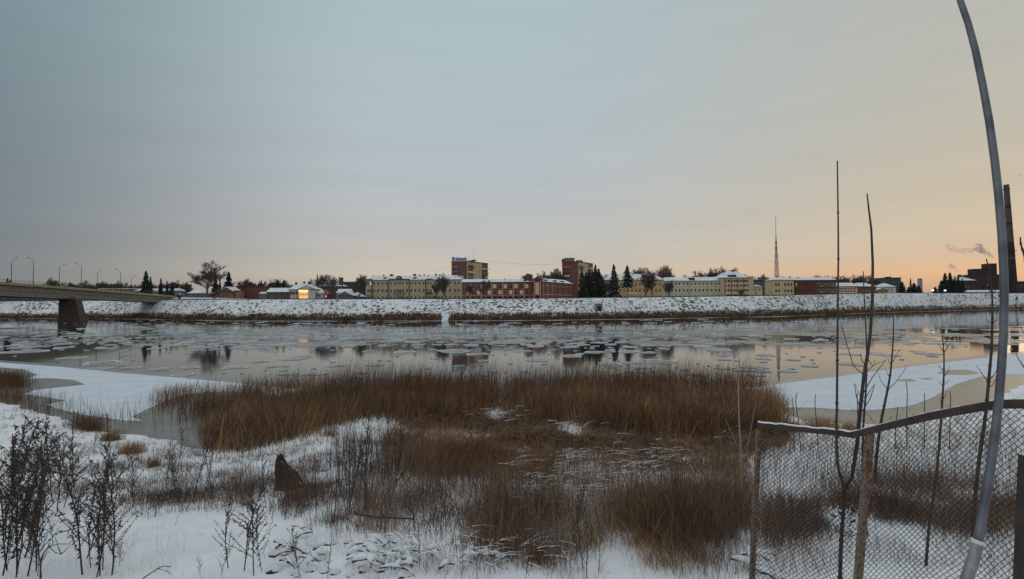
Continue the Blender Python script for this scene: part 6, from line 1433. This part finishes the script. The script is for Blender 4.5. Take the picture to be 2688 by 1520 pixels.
stem_thing('branch', 'branched dry twig in the bottom left corner on the snow', 6.2, [(130, 1425), (128, 1435), (115, 1450), (107, 1470), (106, 1500)], 4, 2.5, nodes=False, cat='twig', side=[[(128, 1436), (150, 1428), (180, 1428), (198, 1410)], [(130, 1436), (145, 1450), (160, 1455)], [(160, 1455), (185, 1430)], [(160, 1455), (145, 1410)]])

# stump ----------------------------------------------------------------
c_, _ = hits(np.array([760.0]), np.array([1283.0])); B = c_[0]; sc = B[1]/F
stp = empty('broken_stump', B, 0, 'dark broken-off stump slanting to a point on the snow left of the thicket', 'stump')
n = 14; V = []; lv = [(0.0, 42, 26, 0), (22, 33, 22, -4), (46, 24, 18, -11), (70, 15, 13, -19), (86, 9, 9, -23)]
for k, (z, rx, ry, cx) in enumerate(lv):
    for i in range(n):
        a = 2*math.pi*i/n; rg_ = 1+.16*math.sin(5*a+k)+random.uniform(-.08, .08); zz_ = z-8 if k == 0 else z
        zt_ = zz_ if k < 3 else zz_-max(0, math.cos(a))*(10+8*(k-2))+random.uniform(-3, 6)
        V.append(((cx+rx*rg_*math.cos(a))*sc, ry*rg_*math.sin(a)*sc, zt_*sc))
V.append((-25*sc, 0, 66*sc)); Fc = [(k*n+i, k*n+(i+1) % n, (k+1)*n+(i+1) % n, (k+1)*n+i) for k in range(4) for i in range(n)]
me = bpy.data.meshes.new('wood'); me.from_pydata(V, [], Fc+[(4*n+i, 4*n+(i+1) % n, 5*n) for i in range(n)]); me.materials.append(mat('stump_wood', (.055, .034, .024), .9, col2=(.028, .018, .014), scale=14, bump=.8, bscale=30)); link('wood', me, stp)
tb = Tubes()
for i in range(60):
    f = random.random(); x = (-26+72*f)*sc; z = (72-74*f)*sc+.02; tb.add((x, random.uniform(-.1, .1), z), (x+random.uniform(.04, .14), random.uniform(-.12, .0), z-random.uniform(.02, .12)), .010, .004)
V, Fc = tb.arrays(4); link('snow_patch', npmesh('snow_patch', V, Fc, SNOW), stp)
for s_ in ((-24, 92, .5), (-18, 97, .3)): link('splinter', smooth_tube('splinter', [((s_[0])*sc, 0, 60*sc), ((s_[0]+2)*sc, 0, 78*sc), ((s_[0]+5)*sc, 0, s_[1]*sc)], [.03, .02, .004], MUG, 5), stp)
for k in range(5):
    a = random.uniform(.0, .8); link('root', smooth_tube('root', [(30*sc, 0, 6*sc), (48*sc, -.05*k, 8*sc+.02*k), ((62+5*k)*sc, -.1+.06*k, (2+4*a)*sc)], [.03, .02, .006], MUG, 5), stp)
stub = empty('cut_stub', hits(np.array([98.0]), np.array([1358.0]))[0][0], 0, 'small dark tree stub capped with snow among the upper left weeds', 'stub')
link('wood', smooth_tube('wood', [(0, 0, -.1), (.01, 0, .12), (.02, 0, .28)], [.07, .06, .055], MUG, 9), stub); link('snow_cap', smooth_tube('snow_cap', [(.02, 0, .283), (.02, 0, .31), (.02, 0, .33)], [.06, .05, .02], SNOW, 9), stub)

# snowy debris heap: dead branches each loaded with snow
def heap(px0, px1, py0, py1, n, label, seed):
    r_ = random.Random(seed); c_, _ = hits(np.array([(px0+px1)/2]), np.array([(py0+py1)/2.0])); root = empty('snowy_brush_heap', c_[0], 0, label, 'brush heap'); B = c_[0]
    for i in range(n):
        q, ok = hits(np.array([r_.uniform(px0, px1)]), np.array([r_.uniform(py0, py1)])); p = q[0]-B; a = r_.gauss(-.5, .6); l_ = r_.uniform(.25, .6)
        z = r_.uniform(.03, .20); d = np.array([math.cos(a), math.sin(a)*.6, r_.gauss(.0, .22)])*l_
        pts = [p+[0, 0, z]-d/2, p+[0, 0, z+.06], p+[0, 0, z]+d/2]; rr = r_.uniform(.006, .022)
        br_ = link('branch', smooth_tube('branch', pts, [rr, rr*.9, rr*.6], TWIG, 6), root)
        w = rr*r_.uniform(1.6, 3.6); link('snow_load', smooth_tube('snow_load', [q_+np.array([0, 0, rr*.9+w*.4]) for q_ in (pts[0]*.9+pts[1]*.1, pts[0]*.5+pts[1]*.5+[0, 0, .012], pts[1], pts[1]*.4+pts[2]*.6)], [w*.4, w, w*1.15, w*.3], SNOW, 7), br_)
    return root
heap(930, 1080, 1430, 1515, 34, 'heap of thick fallen branches loaded with snow, bottom left of the thicket', 5)
heap(740, 850, 1400, 1510, 20, 'snow-capped brush with dark hollows right of the smooth snow hump', 6)
heap(1960, 2030, 1470, 1518, 12, 'snowy brush at the foot of the leftmost fence post', 7)
heap(1130, 1320, 1455, 1500, 14, 'low snowy brush under the centre of the thicket at the bottom edge', 8)
lumps = []
for i, (px, py, s_) in enumerate(((765, 1432, .14), (770, 1475, .13), (845, 1470, .12), (720, 1500, .16), (1000, 1470, .12), (1060, 1510, .13), (880, 1505, .10), (955, 1500, .10), (2000, 1500, .14), (2040, 1515, .12), (1965, 1490, .10))+tuple((random.uniform(700, 1080), random.uniform(1425, 1519), random.uniform(.05, .13)) for _ in range(22))):
    c_, _ = hits(np.array([float(px)]), np.array([float(py)])); bm = bmesh.new(); bmesh.ops.create_icosphere(bm, subdivisions=3, radius=1)
    for v in bm.verts:
        f = 1+.35*float(fbm(np.array([v.co.x*1.3+i]), np.array([v.co.y*1.3+v.co.z*1.7]), 3)[0]); v.co *= f; v.co.z = v.co.z*.55
    me = bpy.data.meshes.new('snow'); bm.to_mesh(me); bm.free(); me.materials.append(SNOW)
    for p in me.polygons: p.use_smooth = True
    r_ = empty('snowy_clod', c_[0]+np.array([0, 0, s_*.1]), random.uniform(0, 6), ('snow-capped clod at the foot of the leftmost fence post' if px > 1900 else 'snow-capped clod with dark hollow under it among the snowy brush, right of the snow hump'), 'clod', 'snow-capped clods by the fence post' if px > 1900 else 'snow-capped clods among the brush')
    o = link('snow', me, r_); o.scale = (s_, s_, s_)
    bm = bmesh.new(); bmesh.ops.create_icosphere(bm, subdivisions=2, radius=.9)
    for v in bm.verts: v.co *= 1+random.uniform(-.12, .12)
    me = bpy.data.meshes.new('earth'); bm.to_mesh(me); bm.free(); me.materials.append(TWIG); o = link('earth', me, r_, (-s_*.35*math.sin(r_.rotation_euler.z), -s_*.35*math.cos(r_.rotation_euler.z), -s_*.22)); o.scale = (s_*1.0, s_*.95, s_*.6)

# ------------------------------------------------------------------ fence
fn = empty('chain_link_fence', at(1975, 1461, 7.0), 0, 'rusty chain link fence with snow-topped angle iron rail at the right', 'fence'); FO = np.array(fn.location)
rail_px = [(1990, 1116, 7.0), (2060, 1122, 6.8), (2130, 1130, 6.55), (2194, 1136, 6.35), (2237, 1142, 6.15), (2286, 1130, 6.0), (2360, 1112, 5.75), (2437, 1094, 5.45), (2510, 1080, 5.2), (2589, 1066, 4.95), (2638, 1061, 4.8), (2700, 1060, 4.62), (2800, 1056, 4.35)]
rail = [at(*p)-FO for p in rail_px]
def beam(name, pts, hw, hh, m, dz=0, dy=0):
    V = []; Fc = []
    for i, p in enumerate(pts):
        d = pts[min(i+1, len(pts)-1)]-pts[max(i-1, 0)]; d = d/np.linalg.norm(d); sd3 = np.cross(d, [0, 0, 1]); sd3 /= np.linalg.norm(sd3)
        for a, c_ in ((-1, -1), (1, -1), (1, 1), (-1, 1)): V.append(p+sd3*hw*a+np.array([0, dy, dz+hh*c_]))
    for i in range(len(pts)-1):
        for j in range(4): Fc.append((i*4+j, i*4+(j+1) % 4, (i+1)*4+(j+1) % 4, (i+1)*4+j))
    Fc += [(3, 2, 1, 0), tuple(len(V)-4+j for j in range(4))]
    return link(name, npmesh(name, V, Fc, m), fn)
beam('top_rail', rail[:5], .022, .031, IRON); beam('top_rail', [rail[4]+np.array([.003, 0, 0])]+rail[5:], .026, .042, IRON)
sp = []
for a, b_ in zip(rail[:-1], rail[1:]):
    for k in range(6): sp.append(a*(1-k/6)+b_*k/6+np.array([0, 0, random.uniform(-.005, .008)]))
beam('snow_cap', sp, .017, .007, SNOW, dz=.040)
def post(top, bot, w, name='post', m=POST):
    t_ = at(*top)-FO; b_ = at(*bot)-FO; b_[2] = min(b_[2], float(hgt(np.array([b_[0]+FO[0]]), np.array([b_[1]+FO[1]]))[0])-FO[2]-.1)
    V = []; 
    pts = [b_*(1-f)+t_*f for f in np.linspace(0, 1, 7)]; P6 = []
    L_ = []
    for p in pts:
        for a, c_ in ((-1, -.5), (1, -.5), (1, .0), (-.55, .0), (-.55, 1.2), (-1, 1.2)): V.append(p+np.array([a*w, c_*w+.03, 0]))
    Fc = [(i*6+j, i*6+(j+1) % 6, (i+1)*6+(j+1) % 6, (i+1)*6+j) for i in range(6) for j in range(6)]
    me = bpy.data.meshes.new(name); me.from_pydata([tuple(v) for v in V], [], Fc+[(5, 4, 3, 2, 1, 0), tuple(36+j for j in range(6))]); me.materials.append(m); return link(name, me, fn)
post((1996, 1128, 7.0), (1966, 1470, 7.0), .030)
post((2290, 1140, 5.98), (2226, 1530, 5.9), .036)
p3 = post((2712, 1200, 4.3), (2640, 1545, 4.1), .045, m=IRON); p3['label'] = 'dark leaning fence post at the lower right edge'
# mesh: interlocked zigzag wires between the rail and the ground
tb = Tubes(); R_ = np.array(rail); seglen = np.hypot(*(np.diff(R_[:, :2], axis=0).T)); cum = np.concatenate([[0], np.cumsum(seglen)]); cell = .062
s_ = 0.02; k = 0
def railat(s): return np.array([np.interp(s, cum, R_[:, j]) for j in range(3)])
gz = {}
while s_ < cum[-1]-.05:
    pr = railat(s_); g = float(hgt(np.array([pr[0]+FO[0]]), np.array([pr[1]+FO[1]]))[0])-FO[2]-.02
    nz = int((pr[2]-g)/(cell*.5)); prev = None
    for i in range(nz+1):
        z = pr[2]-.02-i*cell*.5; si = s_+(cell*.5 if ((i+k) % 2) else 0); q = railat(min(si, cum[-1])); 
        wob = .012*math.sin(z*5+s_*3)+.010*math.sin(s_*9+z*2); lean_ = (z-pr[2])*.10
        q = np.array([q[0]+lean_*.9, q[1]+wob+.035, z])
        if prev is not None: tb.add(prev, q, .0030)
        prev = q
    s_ += cell/2; k += 1
V, Fc = tb.arrays(3); o = link('wire_mesh', npmesh('wire_mesh', V, Fc, WIRE), fn); o['kind'] = 'stuff'

# ------------------------------------------------------------------ aluminium pole
pp = [(2508, -60), (2520, 0), (2541, 60), (2560, 130), (2579, 220), (2597, 320), (2611, 420), (2622, 520), (2630, 620), (2635, 720), (2636, 800), (2634, 880), (2629, 960), (2622, 1050), (2613, 1130), (2601, 1220), (2587, 1310), (2571, 1400), (2567, 1418)]
rd = [6.5, 7, 7.4, 7.8, 8.2, 8.6, 8.8, 9, 9, 9, 9, 9, 9.2, 9.4, 9.6, 9.8, 10, 10.4, 10.4]
DP = 3.9; P = [at(a, b_, DP) for a, b_ in pp]; base = at(2500, 1660, DP); base[2] = float(hgt(np.array([base[0]]), np.array([DP]))[0])
pl = empty('aluminium_pole', base, 0, 'long bowed aluminium pole rising past the top of the picture at the right', 'pole')
link('tube', smooth_tube('tube', [p-base for p in P], [r_*DP/F for r_ in rd], ALU, 16), pl)
low = [at(a, b_, DP)-base for a, b_ in ((2565.8, 1424), (2555, 1470), (2537, 1520), (2520, 1570))]; low += [np.array([0, 0, -.1])]
link('sleeve', smooth_tube('sleeve', low, [13*DP/F]*5, ALUD, 16), pl)
link('collar', smooth_tube('collar', [at(a, b_, DP)-base for a, b_ in ((2567.2, 1417), (2566, 1421), (2565, 1426.5))], [13.2*DP/F, 14*DP/F, 13.4*DP/F], PLAST, 16), pl)
for (a, b_) in ((2559, 155), (2562, 168)): 
    q = at(a, b_, DP-.027)-base; link('rivet', smooth_tube('rivet', [q, q+np.array([0, .002, 0.001]), q+np.array([0, .006, 0.002])], [.004, .004, .003], DARK, 6), pl)

S.render.engine = 'CYCLES'
S.cycles.max_bounces = 6
S.cycles.volume_step_rate = 4
